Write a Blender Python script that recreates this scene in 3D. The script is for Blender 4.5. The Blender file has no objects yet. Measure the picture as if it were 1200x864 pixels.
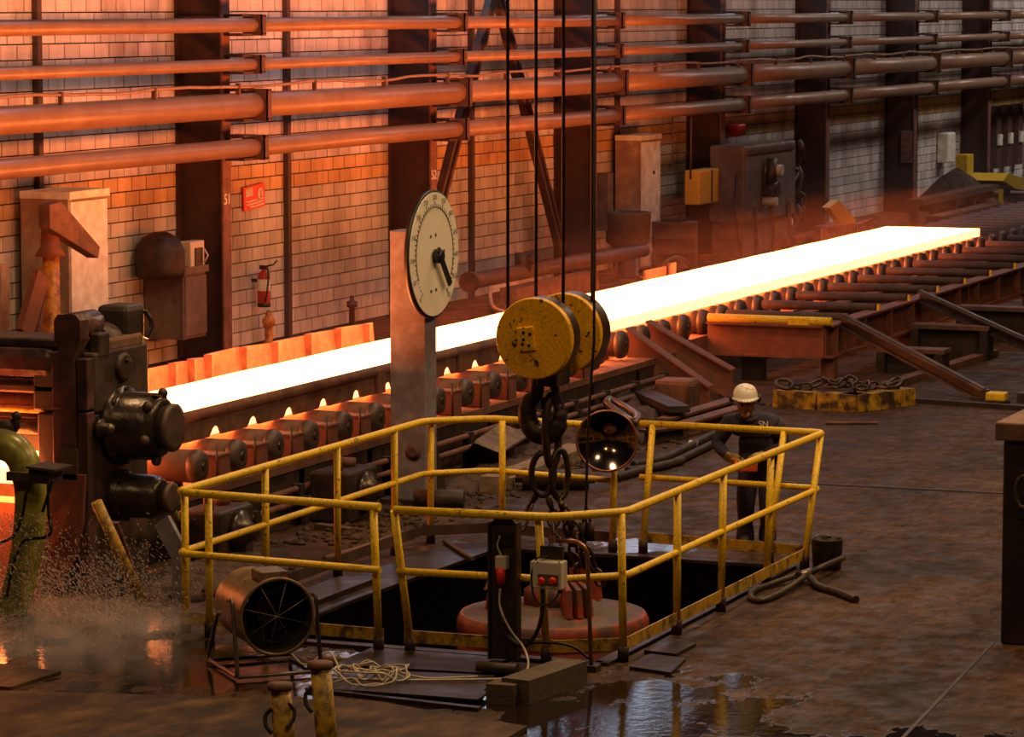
import bpy, bmesh, math, random
from mathutils import Vector, Matrix, Quaternion
random.seed(7)
SC = bpy.context.scene
COL = SC.collection

# ------------------------------------------------------------------ camera
FPX, CX, CY, CAMH = 4000.0, 600.0, 432.0, 5.2
VPX, VPY = 2200.0, 5.0
PITCH = math.atan((CY - VPY) / FPX)
YAW = math.atan((VPX - CX) * math.cos(PITCH) / FPX)
cam_data = bpy.data.cameras.new('camera')
cam = bpy.data.objects.new('camera', cam_data)
COL.objects.link(cam)
cam_data.sensor_width = 36.0
cam_data.lens = FPX * 36.0 / 1200.0
cam_data.clip_end = 500
cam.location = (0, 0, CAMH)
cam.rotation_euler = (math.pi / 2 - PITCH, 0, YAW - math.pi / 2)
SC.camera = cam

# ------------------------------------------------------------------ light
w = bpy.data.worlds.new('world')
SC.world = w
w.use_nodes = True
bg = w.node_tree.nodes['Background']
bg.inputs[0].default_value = (0.46, 0.35, 0.38, 1)
bg.inputs[1].default_value = 0.017
SC.view_settings.view_transform = 'Standard'
SC.view_settings.look = 'None'
SC.view_settings.exposure = 0.0
SC.view_settings.gamma = 1.0
SC.view_settings.use_curve_mapping = False

SLAB_STRENGTH = 31.0


def high_bay_or_fill(x, y, z, energy, col, size=1.4):
    l = bpy.data.lights.new('high_bay_or_fill_lamp', 'AREA')
    l.shape = 'DISK'
    l.size = size
    l.energy = energy
    l.color = col
    o = bpy.data.objects.new('high_bay_or_fill_lamp', l)
    o.location = (x, y, z)
    COL.objects.link(o)


SODIUM = (1.0, 0.63, 0.31)
for lx, ly, le in ((16, 5, 230), (16, 13, 230), (26, 4, 420), (27, 12.5, 450), (38, 5, 430), (38, 12, 330), (52, 9, 260)):
    high_bay_or_fill(lx, ly, 11.0, le, SODIUM)
COOL = (1.0, 0.84, 0.76)
high_bay_or_fill(33, 2.5, 11.0, 650, SODIUM)
high_bay_or_fill(47, 16.5, 14.0, 420, (0.78, 0.72, 1.0), 6.0)  # added lilac fill light over the wall, standing in for daylight
for lx, ly, le in ((74, 15, 360), (88, 15, 520), (102, 15, 850)):
    high_bay_or_fill(lx, ly, 11.0, le, COOL, 2.0)


# ------------------------------------------------------------------ calibration: photo pixel -> world point
def P(x, y, z=None, Y=None, X=None):
    u, v = (x - CX) / FPX, (CY - y) / FPX
    cp, sp, c, s = math.cos(PITCH), math.sin(PITCH), math.cos(YAW), math.sin(YAW)
    d = Vector((c * cp, s * cp, -sp)) + u * Vector((s, -c, 0)) + v * Vector((c * sp, s * sp, cp))
    if z is not None:
        t = (z - CAMH) / d.z
    elif Y is not None:
        t = Y / d.y
    else:
        t = X / d.x
    return Vector((d.x * t, d.y * t, CAMH + d.z * t))


# ------------------------------------------------------------------ materials
def nodes_of(name):
    m = bpy.data.materials.new(name)
    m.use_nodes = True
    nt = m.node_tree
    return m, nt, nt.nodes['Principled BSDF']


def mat(name, col, rough=0.6, metal=0.0, col2=None, scale=6.0, lo=0.45, hi=0.62, detail=6.0, stretch=(1, 1, 1),
        bump=0.0, rough2=None, vary=0.25, coords='Object'):
    """Principled material: base colour with fine noise variation, and a second colour (rust, dirt) in noise patches."""
    m, nt, b = nodes_of(name)
    N, L = nt.nodes, nt.links
    tc = N.new('ShaderNodeTexCoord')
    mp = N.new('ShaderNodeMapping')
    mp.inputs['Scale'].default_value = stretch
    if coords == 'World':
        ge = N.new('ShaderNodeNewGeometry')
        L.new(ge.outputs['Position'], mp.inputs[0])
    else:
        L.new(tc.outputs['Object'], mp.inputs[0])
    n1 = N.new('ShaderNodeTexNoise')
    n1.inputs['Scale'].default_value = scale * 2.7
    n1.inputs['Detail'].default_value = detail
    L.new(mp.outputs[0], n1.inputs['Vector'])
    r1 = N.new('ShaderNodeValToRGB')
    r1.color_ramp.elements[0].position = 0.3
    r1.color_ramp.elements[1].position = 0.7
    r1.color_ramp.elements[0].color = tuple(c * (1 - vary) for c in col) + (1,)
    r1.color_ramp.elements[1].color = tuple(min(1, c * (1 + vary)) for c in col) + (1,)
    L.new(n1.outputs['Fac'], r1.inputs[0])
    out = r1.outputs[0]
    if col2 is not None:
        n2 = N.new('ShaderNodeTexNoise')
        n2.inputs['Scale'].default_value = scale
        n2.inputs['Detail'].default_value = detail
        n2.inputs['Roughness'].default_value = 0.65
        L.new(mp.outputs[0], n2.inputs['Vector'])
        r2 = N.new('ShaderNodeValToRGB')
        r2.color_ramp.elements[0].position = lo
        r2.color_ramp.elements[1].position = hi
        L.new(n2.outputs['Fac'], r2.inputs[0])
        mx = N.new('ShaderNodeMix')
        mx.data_type = 'RGBA'
        L.new(r2.outputs[0], mx.inputs[0])
        L.new(out, mx.inputs[6])
        mx.inputs[7].default_value = tuple(col2) + (1,)
        out = mx.outputs[2]
        if rough2 is not None:
            mr = N.new('ShaderNodeMapRange')
            mr.inputs[3].default_value = rough
            mr.inputs[4].default_value = rough2
            L.new(r2.outputs[0], mr.inputs[0])
            L.new(mr.outputs[0], b.inputs['Roughness'])
    L.new(out, b.inputs['Base Color'])
    if rough2 is None or col2 is None:
        b.inputs['Roughness'].default_value = rough
    b.inputs['Metallic'].default_value = metal
    if bump:
        bp = N.new('ShaderNodeBump')
        bp.inputs['Strength'].default_value = bump
        bp.inputs['Distance'].default_value = 0.02
        L.new(n1.outputs['Fac'], bp.inputs['Height'])
        L.new(bp.outputs[0], b.inputs['Normal'])
    return m


def emis(name, col, strength):
    m, nt, b = nodes_of(name)
    b.inputs['Base Color'].default_value = (0.02, 0.01, 0.01, 1)
    b.inputs['Emission Color'].default_value = tuple(col) + (1,)
    b.inputs['Emission Strength'].default_value = strength
    return m


def glass(name, col, rough=0.05, alpha=1.0):
    m, nt, b = nodes_of(name)
    b.inputs['Base Color'].default_value = tuple(col) + (1,)
    b.inputs['Roughness'].default_value = rough
    b.inputs['Transmission Weight'].default_value = 1.0
    b.inputs['IOR'].default_value = 1.33
    b.inputs['Alpha'].default_value = alpha
    return m


def floor_material(name):
    m, nt, b = nodes_of(name)
    N, L = nt.nodes, nt.links
    ge = N.new('ShaderNodeNewGeometry')

    def noise(scale, detail, st=(1, 1, 1), rough=0.6):
        mp = N.new('ShaderNodeMapping')
        mp.inputs['Scale'].default_value = st
        L.new(ge.outputs['Position'], mp.inputs[0])
        n = N.new('ShaderNodeTexNoise')
        n.inputs['Scale'].default_value = scale
        n.inputs['Detail'].default_value = detail
        n.inputs['Roughness'].default_value = rough
        L.new(mp.outputs[0], n.inputs['Vector'])
        return n.outputs['Fac']

    def ramp(src, p0, p1, c0, c1):
        r = N.new('ShaderNodeValToRGB')
        r.color_ramp.elements[0].position = p0
        r.color_ramp.elements[1].position = p1
        r.color_ramp.elements[0].color = c0
        r.color_ramp.elements[1].color = c1
        L.new(src, r.inputs[0])
        return r.outputs[0]

    def mixc(f, a, c):
        x = N.new('ShaderNodeMix')
        x.data_type = 'RGBA'
        L.new(f, x.inputs[0])
        if isinstance(a, tuple):
            x.inputs[6].default_value = a
        else:
            L.new(a, x.inputs[6])
        if isinstance(c, tuple):
            x.inputs[7].default_value = c
        else:
            L.new(c, x.inputs[7])
        return x.outputs[2]

    def math_(op, a, c):
        x = N.new('ShaderNodeMath')
        x.operation = op
        for i, q in enumerate((a, c)):
            if isinstance(q, (int, float)):
                x.inputs[i].default_value = q
            else:
                L.new(q, x.inputs[i])
        return x.outputs[0]
    base = ramp(noise(0.7, 10, (1, 0.8, 1), 0.68), 0.34, 0.66, (0.016, 0.0080, 0.0036, 1), (0.096, 0.049, 0.020, 1))
    fine = ramp(noise(11.0, 10, (0.4, 1, 1), 0.8), 0.40, 0.62, (0.28, 0.27, 0.26, 1), (1.6, 1.5, 1.35, 1))
    mul = N.new('ShaderNodeMix')
    mul.data_type = 'RGBA'
    mul.blend_type = 'MULTIPLY'
    mul.inputs[0].default_value = 1.0
    L.new(base, mul.inputs[6])
    L.new(fine, mul.inputs[7])
    chalk = ramp(noise(1.3, 10, (1, 0.45, 1), 0.8), 0.57, 0.70, (0, 0, 0, 1), (1, 1, 1, 1))
    c1 = mixc(chalk, mul.outputs[2], (0.13, 0.084, 0.050, 1))
    oil = ramp(noise(0.9, 6, (1, 1, 1), 0.7), 0.60, 0.68, (0, 0, 0, 1), (1, 1, 1, 1))
    c2 = mixc(oil, c1, (0.018, 0.011, 0.009, 1))
    # puddles: three wet areas whose outlines break up in noise
    sep = N.new('ShaderNodeSeparateXYZ')
    L.new(ge.outputs['Position'], sep.inputs[0])
    wet = None
    for (px, py, rx, ry) in ((23.2, 8.3, 1.9, 1.5), (23.75, 12.1, 1.5, 2.6), (23.7, 9.8, 1.0, 1.1), (30.75, 10.9, 0.6, 0.7), (25.6, 14.4, 1.8, 2.0), (22.9, 6.0, 0.9, 0.9)):
        dx = math_('DIVIDE', math_('SUBTRACT', sep.outputs[0], px), rx)
        dy = math_('DIVIDE', math_('SUBTRACT', sep.outputs[1], py), ry)
        d = math_('SQRT', math_('ADD', math_('MULTIPLY', dx, dx), math_('MULTIPLY', dy, dy)), 0)
        k = math_('SUBTRACT', 1.0, d)
        wet = k if wet is None else math_('MAXIMUM', wet, k)
    wn = math_('ADD', wet, math_('MULTIPLY', math_('SUBTRACT', noise(2.2, 6, (0.7, 1, 1), 0.62), 0.5), 2.6))
    wetf = ramp(wn, 0.22, 0.34, (0, 0, 0, 1), (1, 1, 1, 1))
    c3 = mixc(wetf, c2, (0.014, 0.009, 0.007, 1))
    L.new(c3, b.inputs['Base Color'])
    sp = mixc(wetf, (0.2, 0.2, 0.2, 1), (0.6, 0.6, 0.6, 1))
    L.new(sp, b.inputs['Specular IOR Level'])
    rg = ramp(noise(3.0, 5), 0.35, 0.65, (0.48, 0.48, 0.48, 1), (0.9, 0.9, 0.9, 1))
    r2 = mixc(wetf, rg, (0.04, 0.04, 0.04, 1))
    L.new(r2, b.inputs['Roughness'])
    bp = N.new('ShaderNodeBump')
    bp.inputs['Distance'].default_value = 0.02
    st = math_('SUBTRACT', 0.45, math_('MULTIPLY', wetf, 0.34))
    L.new(st, bp.inputs['Strength'])
    L.new(noise(9.0, 6), bp.inputs['Height'])
    L.new(bp.outputs[0], b.inputs['Normal'])
    return m


MT = {}
MT['floor'] = floor_material('dirty_floor')
MT['mortar'] = mat('mortar', (0.10, 0.065, 0.05), 0.95)


def block_material(name, col, dirt):
    m, nt, b = nodes_of(name)
    N, L = nt.nodes, nt.links
    ge = N.new('ShaderNodeNewGeometry')
    oi = N.new('ShaderNodeObjectInfo')
    mp = N.new('ShaderNodeMapping')
    mp.inputs['Scale'].default_value = (1.0, 1.0, 0.35)
    L.new(ge.outputs['Position'], mp.inputs[0])
    n1 = N.new('ShaderNodeTexNoise')
    n1.inputs['Scale'].default_value = 1.1
    n1.inputs['Detail'].default_value = 7
    n1.inputs['Roughness'].default_value = 0.65
    L.new(mp.outputs[0], n1.inputs['Vector'])
    r = N.new('ShaderNodeValToRGB')
    r.color_ramp.elements[0].position = 0.36
    r.color_ramp.elements[1].position = 0.60
    r.color_ramp.elements[0].color = tuple(dirt) + (1,)
    r.color_ramp.elements[1].color = tuple(col) + (1,)
    L.new(n1.outputs['Fac'], r.inputs[0])
    # each block its own tone
    ad = N.new('ShaderNodeMath')
    ad.operation = 'ADD'
    L.new(ge.outputs['Random Per Island'], ad.inputs[0])
    L.new(oi.outputs['Random'], ad.inputs[1])
    br = N.new('ShaderNodeMath')
    br.operation = 'FRACT'
    L.new(ad.outputs[0], br.inputs[0])
    mr = N.new('ShaderNodeMapRange')
    mr.inputs[3].default_value = 0.82
    mr.inputs[4].default_value = 1.06
    L.new(br.outputs[0], mr.inputs[0])
    mx = N.new('ShaderNodeMix')
    mx.data_type = 'RGBA'
    mx.blend_type = 'MULTIPLY'
    mx.inputs[0].default_value = 1
    L.new(r.outputs[0], mx.inputs[6])
    L.new(mr.outputs[0], mx.inputs[7])
    L.new(mx.outputs[2], b.inputs['Base Color'])
    b.inputs['Roughness'].default_value = 0.8
    return m


MT['block'] = block_material('whitewashed_block', (0.76, 0.70, 0.66), (0.42, 0.34, 0.30))
MT['ochre'] = block_material('ochre_painted_block', (0.76, 0.50, 0.22), (0.50, 0.29, 0.13))
MT['column'] = mat('dark_column_paint', (0.045, 0.022, 0.02), 0.6, col2=(0.07, 0.03, 0.02), scale=2)
MT['column_face'] = mat('column_flange_lit_paint', (0.22, 0.09, 0.07), 0.6, col2=(0.12, 0.05, 0.035), scale=3)  # front flange coloured lighter for the slab light that falls on it
MT['post'] = mat('wall_post_paint', (0.075, 0.045, 0.04), 0.6)
MT['brace'] = mat('brace_paint', (0.065, 0.035, 0.028), 0.55, col2=(0.12, 0.05, 0.03), scale=3)
MT['pipe'] = mat('dusty_pipe', (0.33, 0.19, 0.115), 0.4, 0.0, col2=(0.27, 0.145, 0.085), scale=1.6, vary=0.05)
MT['bracket'] = mat('bracket_steel', (0.12, 0.06, 0.035), 0.6, 0.2)
MT['slab_edge'] = emis('cooler_edge_with_bloom', (1.0, 0.27, 0.10), 5.5)  # orange edge glow: cooler steel, with the bloom fringe put into its colour
MT['slab'] = emis('glowing_steel', (1.0, 0.22, 0.048), SLAB_STRENGTH)
MT['rust'] = mat('rusty_steel', (0.17, 0.075, 0.045), 0.7, 0.2, col2=(0.09, 0.045, 0.032), scale=3, bump=0.15)
MT['rust_red'] = mat('red_lead_steel', (0.21, 0.062, 0.036), 0.65, 0.1, col2=(0.15, 0.06, 0.04), scale=2.5, bump=0.1)
MT['dark_rust'] = mat('dark_rusty_bar', (0.085, 0.045, 0.032), 0.7, 0.2, col2=(0.05, 0.03, 0.022), scale=3)
MT['yellow_worn'] = mat('badly_worn_yellow', (0.50, 0.28, 0.015), 0.55, 0, col2=(0.05, 0.03, 0.015), scale=5, lo=0.40, hi=0.58)
MT['dark'] = mat('sooty_steel', (0.035, 0.026, 0.022), 0.55, 0.4, col2=(0.07, 0.04, 0.03), scale=4, bump=0.1)
MT['grease'] = mat('greasy_steel', (0.06, 0.045, 0.035), 0.28, 0.6, col2=(0.03, 0.022, 0.018), scale=5, bump=0.3)
MT['mill'] = mat('wet_mill_housing', (0.16, 0.075, 0.07), 0.25, 0.25, col2=(0.06, 0.035, 0.03), scale=3, bump=0.5, rough2=0.45)
MT['mill_dark'] = mat('mill_side_steel', (0.10, 0.065, 0.05), 0.5, 0.3, col2=(0.05, 0.032, 0.026), scale=2.5, bump=0.2)
MT['guard'] = mat('guard_plate_steel', (0.42, 0.20, 0.14), 0.6, 0.1, col2=(0.28, 0.12, 0.08), scale=3)
MT['yellow'] = mat('worn_yellow_paint', (0.86, 0.53, 0.012), 0.45, 0.0, col2=(0.13, 0.06, 0.02), scale=16, lo=0.60, hi=0.68)
MT['yellow_dull'] = mat('dull_yellow_paint', (0.46, 0.27, 0.02), 0.5, 0.0, col2=(0.09, 0.05, 0.02), scale=8, lo=0.48, hi=0.62)
MT['yellow_chip'] = mat('chipped_yellow_paint', (0.88, 0.42, 0.008), 0.42, 0.0, col2=(0.05, 0.03, 0.015), scale=14, lo=0.60, hi=0.63, stretch=(1, 1, 1))
MT['sheave'] = mat('sheave_steel', (0.09, 0.05, 0.03), 0.4, 0.6, col2=(0.05, 0.03, 0.02), scale=8)
MT['rope'] = mat('wire_rope', (0.02, 0.014, 0.012), 0.5, 0.5)
MT['hook'] = mat('forged_hook_steel', (0.035, 0.026, 0.022), 0.45, 0.6, col2=(0.06, 0.04, 0.025), scale=6)
MT['chain'] = mat('oily_chain_steel', (0.06, 0.045, 0.03), 0.4, 0.7, col2=(0.10, 0.055, 0.03), scale=12)
MT['magnet'] = mat('red_magnet_paint', (0.30, 0.045, 0.018), 0.55, 0.0, col2=(0.10, 0.055, 0.04), scale=5, lo=0.48, hi=0.60)
MT['magnet_top'] = mat('magnet_top_plate', (0.10, 0.07, 0.052), 0.6, 0.2, col2=(0.24, 0.05, 0.025), scale=4, lo=0.52, hi=0.62)
MT['clock_face'] = mat('enamel_dial', (0.95, 0.85, 0.68), 0.4, 0, vary=0.04)
MT['black'] = mat('black_paint', (0.012, 0.010, 0.010), 0.45)
MT['print'] = mat('dial_print', (0.10, 0.08, 0.06), 0.6)
MT['print_faint'] = mat('faded_numeral_print', (0.36, 0.32, 0.26), 0.6)
MT['post_grey'] = mat('clock_post_paint', (0.25, 0.22, 0.26), 0.55, 0.1, col2=(0.20, 0.14, 0.14), scale=3)
MT['white'] = mat('cream_paint', (0.90, 0.83, 0.70), 0.5, 0, col2=(0.74, 0.62, 0.48), scale=2, lo=0.55, hi=0.8)
MT['cream_box'] = mat('cream_plastic', (0.60, 0.53, 0.40), 0.4, 0, vary=0.06)
MT['side_cream'] = mat('shaded_cream_side', (0.40, 0.27, 0.20), 0.6, 0, col2=(0.28, 0.18, 0.13), scale=2)  # cabinet sides darker than their fronts: shade put into the paint
MT['red'] = mat('sign_red', (0.75, 0.03, 0.02), 0.4, 0, vary=0.05)
MT['red_cyl'] = mat('extinguisher_red', (0.45, 0.03, 0.02), 0.35, 0, vary=0.1)
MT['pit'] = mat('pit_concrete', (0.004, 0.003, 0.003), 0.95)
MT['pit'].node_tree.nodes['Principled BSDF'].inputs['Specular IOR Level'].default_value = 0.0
MT['concrete'] = mat('dusty_concrete', (0.20, 0.14, 0.105), 0.9, 0, col2=(0.10, 0.065, 0.05), scale=3, bump=0.3)
MT['rubble'] = mat('scale_rubble', (0.085, 0.058, 0.045), 0.95, 0, col2=(0.035, 0.023, 0.018), scale=8, bump=0.4)
MT['plate'] = mat('floor_plate_steel', (0.05, 0.030, 0.019), 0.45, 0.3, col2=(0.025, 0.016, 0.012), scale=3, bump=0.15, rough2=0.3)
MT['plate_dry'] = mat('dry_floor_plate', (0.092, 0.050, 0.022), 0.7, 0.0, col2=(0.028, 0.016, 0.009), scale=2.2, bump=0.4, stretch=(0.5, 1, 1), vary=0.6, lo=0.42, hi=0.6, detail=10)
for q in ('plate', 'plate_dry', 'rubble'):
    MT[q].node_tree.nodes['Principled BSDF'].inputs['Specular IOR Level'].default_value = 0.2
MT['timber'] = mat('oily_timber', (0.10, 0.066, 0.042), 0.7, 0, col2=(0.06, 0.04, 0.028), scale=5, stretch=(6, 1, 6), bump=0.3)
MT['timber_cut'] = mat('dry_timber', (0.26, 0.18, 0.11), 0.75, 0, col2=(0.15, 0.10, 0.07), scale=6, bump=0.2)
MT['fan'] = mat('brown_fan_housing', (0.26, 0.17, 0.09), 0.4, 0.3, col2=(0.11, 0.07, 0.045), scale=4, bump=0.05)
MT['fan_in'] = mat('fan_inside', (0.035, 0.025, 0.018), 0.6, 0.2)
MT['tube'] = mat('bare_tube', (0.20, 0.15, 0.11), 0.35, 0.7)
MT['tube_dark'] = mat('dark_tube', (0.035, 0.028, 0.024), 0.4, 0.4)
MT['socket_post'] = mat('black_brown_post', (0.035, 0.022, 0.016), 0.5, 0.3, col2=(0.06, 0.035, 0.02), scale=5)
MT['cable_white'] = mat('pale_cable', (0.50, 0.42, 0.30), 0.5)
MT['cable_black'] = mat('black_cable', (0.014, 0.012, 0.011), 0.45)
MT['green_pipe'] = mat('yellow_green_pipe', (0.30, 0.27, 0.03), 0.3, 0.0, col2=(0.13, 0.12, 0.04), scale=4, lo=0.45, hi=0.65)
MT['coverall'] = mat('navy_coverall', (0.026, 0.020, 0.040), 0.85, 0, vary=0.3)
MT['skin'] = mat('skin', (0.34, 0.155, 0.095), 0.5, 0, vary=0.08)
MT['boot'] = mat('work_boot', (0.025, 0.018, 0.014), 0.6)
MT['hat'] = mat('white_helmet', (0.80, 0.74, 0.62), 0.35, 0, col2=(0.30, 0.20, 0.12), scale=26, lo=0.58, hi=0.63, vary=0.05)
MT['glove'] = mat('tan_glove', (0.42, 0.29, 0.11), 0.8, 0, vary=0.2)
MT['glove_tip'] = mat('orange_glove_palm', (0.60, 0.14, 0.03), 0.7)
MT['remote'] = mat('orange_remote', (0.70, 0.10, 0.02), 0.4)
MT['mirror'] = mat('tarnished_mirror', (0.30, 0.23, 0.19), 0.12, 1.0, col2=(0.16, 0.11, 0.09), scale=3, lo=0.5, hi=0.75)
MT['copper'] = mat('copper_rim', (0.30, 0.13, 0.07), 0.4, 0.7)
MT['bin'] = mat('orange_yellow_bin', (0.80, 0.42, 0.04), 0.5, 0, vary=0.1)
MT['panel_grey'] = mat('grey_cabinet', (0.17, 0.115, 0.09), 0.6, 0, col2=(0.11, 0.07, 0.055), scale=2)
MT['block_top'] = mat('rusty_top_plate', (0.20, 0.10, 0.055), 0.7, 0.1, col2=(0.12, 0.06, 0.04), scale=4)
MT['ingot'] = mat('sooty_box_side', (0.022, 0.015, 0.016), 0.45, 0.2, col2=(0.05, 0.03, 0.025), scale=2.5)
MT['window'] = emis('daylit_pane', (0.66, 0.80, 1.0), 3.2)
MT['frame'] = mat('window_frame', (0.08, 0.07, 0.07), 0.6)
MT['sling'] = mat('greasy_rope_sling', (0.05, 0.036, 0.028), 0.5, 0.4, col2=(0.09, 0.06, 0.04), scale=20)
MT['drop'] = mat('water_drops', (0.62, 0.52, 0.46), 0.25, 0, vary=0.1)
MT['drop'].node_tree.nodes['Principled BSDF'].inputs['Alpha'].default_value = 0.55
MT['orange_post'] = mat('orange_hydrant_paint', (0.62, 0.25, 0.04), 0.5, 0.1, col2=(0.25, 0.08, 0.03), scale=7)
MT['loco'] = mat('loader_yellow', (0.70, 0.45, 0.02), 0.45)


# ------------------------------------------------------------------ mesh builder
class MB:
    def __init__(self):
        self.v, self.f, self.sm = [], [], []

    def add(self, verts, faces, smooth=False):
        o = len(self.v)
        self.v += [Vector(p) for p in verts]
        for f in faces:
            self.f.append([i + o for i in f])
            self.sm.append(smooth)
        return self

    def box(self, lo, hi, rot=None, about=None, bev=0.0):
        x0, y0, z0 = lo
        x1, y1, z1 = hi
        if bev > 0:
            c = (Vector(lo) + Vector(hi)) / 2
            bm = bmesh.new()
            bmesh.ops.create_cube(bm, size=1)
            for q in bm.verts:
                q.co = Vector((q.co.x * (x1 - x0), q.co.y * (y1 - y0), q.co.z * (z1 - z0))) + c
            bmesh.ops.bevel(bm, geom=bm.edges[:], offset=bev, segments=2, affect='EDGES', profile=0.5)
            vs = [q.co.copy() for q in bm.verts]
            bm.verts.index_update()
            fs = [[q.index for q in f.verts] for f in bm.faces]
            bm.free()
        else:
            vs = [Vector(p) for p in ((x0, y0, z0), (x1, y0, z0), (x1, y1, z0), (x0, y1, z0), (x0, y0, z1), (x1, y0, z1), (x1, y1, z1), (x0, y1, z1))]
            fs = [(0, 3, 2, 1), (4, 5, 6, 7), (0, 1, 5, 4), (1, 2, 6, 5), (2, 3, 7, 6), (3, 0, 4, 7)]
        if rot is not None:
            a = Vector(about) if about is not None else (Vector(lo) + Vector(hi)) / 2
            vs = [rot @ (p - a) + a for p in vs]
        return self.add(vs, fs)

    def beam(self, p0, p1, w_, h_, up=(0, 0, 1)):
        """rectangular bar from p0 to p1, w_ sideways, h_ along up"""
        p0, p1 = Vector(p0), Vector(p1)
        d = (p1 - p0).normalized()
        s = d.cross(Vector(up))
        if s.length < 1e-4:
            s = d.cross(Vector((1, 0, 0)))
        s.normalize()
        u = s.cross(d).normalized()
        a, b = s * w_ / 2, u * h_ / 2
        vs = [p0 - a - b, p0 + a - b, p0 + a + b, p0 - a + b, p1 - a - b, p1 + a - b, p1 + a + b, p1 - a + b]
        return self.add(vs, [(0, 1, 2, 3), (7, 6, 5, 4), (0, 4, 5, 1), (1, 5, 6, 2), (2, 6, 7, 3), (3, 7, 4, 0)])

    def ibeam(self, p0, p1, w_, h_, t, up=(0, 0, 1)):
        p0, p1 = Vector(p0), Vector(p1)
        d = (p1 - p0).normalized()
        s = d.cross(Vector(up)).normalized()
        u = s.cross(d).normalized()
        self.beam(p0 + u * (h_ / 2 - t / 2), p1 + u * (h_ / 2 - t / 2), w_, t, up)
        self.beam(p0 - u * (h_ / 2 - t / 2), p1 - u * (h_ / 2 - t / 2), w_, t, up)
        return self.beam(p0, p1, t, h_ - 2 * t, up)

    def ring_faces(self, n, k, closed=False):
        fs = []
        for j in range(k - 1 + (1 if closed else 0)):
            for i in range(n):
                a, b = j * n + i, j * n + (i + 1) % n
                c, d = ((j + 1) % k) * n + (i + 1) % n, ((j + 1) % k) * n + i
                fs.append((a, b, c, d))
        return fs

    def cyl(self, p0, p1, r0, r1=None, n=16, caps=True, smooth=True):
        r1 = r0 if r1 is None else r1
        return self.lathe(p0, Vector(p1) - Vector(p0), [(r0, 0), (r1, (Vector(p1) - Vector(p0)).length)], n, caps, smooth)

    def lathe(self, org, axis, prof, n=24, caps=True, smooth=True):
        """prof: (radius, distance along the axis)"""
        org, a = Vector(org), Vector(axis).normalized()
        s = a.orthogonal().normalized()
        t = a.cross(s)
        vs = []
        for r, h in prof:
            for i in range(n):
                q = 2 * math.pi * i / n
                vs.append(org + a * h + (s * math.cos(q) + t * math.sin(q)) * max(r, 1e-4))
        self.add(vs, self.ring_faces(n, len(prof)), smooth)
        o = len(self.v) - len(vs)
        if caps:
            self.f.append([o + i for i in reversed(range(n))])
            self.sm.append(False)
            self.f.append([o + (len(prof) - 1) * n + i for i in range(n)])
            self.sm.append(False)
        return self

    def tube(self, pts, r, n=10, caps=True, closed=False):
        pts = [Vector(p) for p in pts]
        k = len(pts)
        rs = r if isinstance(r, (list, tuple)) else [r] * k
        vs = []
        prev = None
        for i, p in enumerate(pts):
            if closed:
                d = (pts[(i + 1) % k] - pts[i - 1]).normalized()
            else:
                d = (pts[min(i + 1, k - 1)] - pts[max(i - 1, 0)]).normalized()
            s = d.orthogonal().normalized() if prev is None else (prev - d * prev.dot(d)).normalized()
            prev = s
            t = d.cross(s)
            for j in range(n):
                q = 2 * math.pi * j / n
                vs.append(p + (s * math.cos(q) + t * math.sin(q)) * rs[i])
        o = len(self.v)
        self.add(vs, self.ring_faces(n, k, closed), True)
        if caps and not closed:
            self.f.append([o + j for j in reversed(range(n))])
            self.sm.append(False)
            self.f.append([o + (k - 1) * n + j for j in range(n)])
            self.sm.append(False)
        return self

    def prism(self, poly, d, flip=False):
        """extrude a planar polygon (3-D points) by vector d"""
        poly = [Vector(p) for p in poly]
        d = Vector(d)
        k = len(poly)
        vs = poly + [p + d for p in poly]
        fs = [list(reversed(range(k))), [k + i for i in range(k)]] + [(i, (i + 1) % k, k + (i + 1) % k, k + i) for i in range(k)]
        return self.add(vs, fs)

    def ball(self, c, r, n=12, m_=8):
        c = Vector(c)
        rr = r if isinstance(r, (list, tuple)) else (r, r, r)
        vs = []
        for j in range(m_ + 1):
            a = math.pi * j / m_
            for i in range(n):
                q = 2 * math.pi * i / n
                s = max(math.sin(a), 1e-3)
                vs.append(c + Vector((rr[0] * s * math.cos(q), rr[1] * s * math.sin(q), -rr[2] * math.cos(a))))
        return self.add(vs, self.ring_faces(n, m_ + 1), True)

    def mesh(self, name, m, off=Vector((0, 0, 0))):
        me = bpy.data.meshes.new(name)
        me.from_pydata([p - off for p in self.v], [], self.f)
        me.polygons.foreach_set('use_smooth', self.sm)
        if m is not None:
            me.materials.append(MT[m] if isinstance(m, str) else m)
        bm = bmesh.new()
        bm.from_mesh(me)
        bmesh.ops.recalc_face_normals(bm, faces=bm.faces[:])
        bm.to_mesh(me)
        bm.free()
        me.update()
        return me

    def build(self, name, m, parent, label=None, kind=None):
        off = ROOT[parent.name] if parent is not None else Vector((0, 0, 0))
        o = bpy.data.objects.new(name, self.mesh(name, m, off))
        COL.objects.link(o)
        o.parent = parent
        ROOT[o.name] = off
        if label:
            o['label'] = label
        if kind:
            o['kind'] = kind
        return o


ROOT = {}


def thing(name, label, cat, loc, group=None):
    o = bpy.data.objects.new(name, None)
    o.empty_display_size = 0.1
    COL.objects.link(o)
    o.location = loc
    ROOT[o.name] = Vector(loc)
    o['label'] = label
    o['category'] = cat
    if group:
        o['group'] = group
    return o


def single(name, label, cat, mb, m, loc, group=None, kind=None):
    loc = Vector(loc)
    o = bpy.data.objects.new(name, mb.mesh(name, m, loc))
    COL.objects.link(o)
    o.location = loc
    ROOT[o.name] = loc
    o['label'] = label
    o['category'] = cat
    if group:
        o['group'] = group
    if kind:
        o['kind'] = kind
    return o


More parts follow.
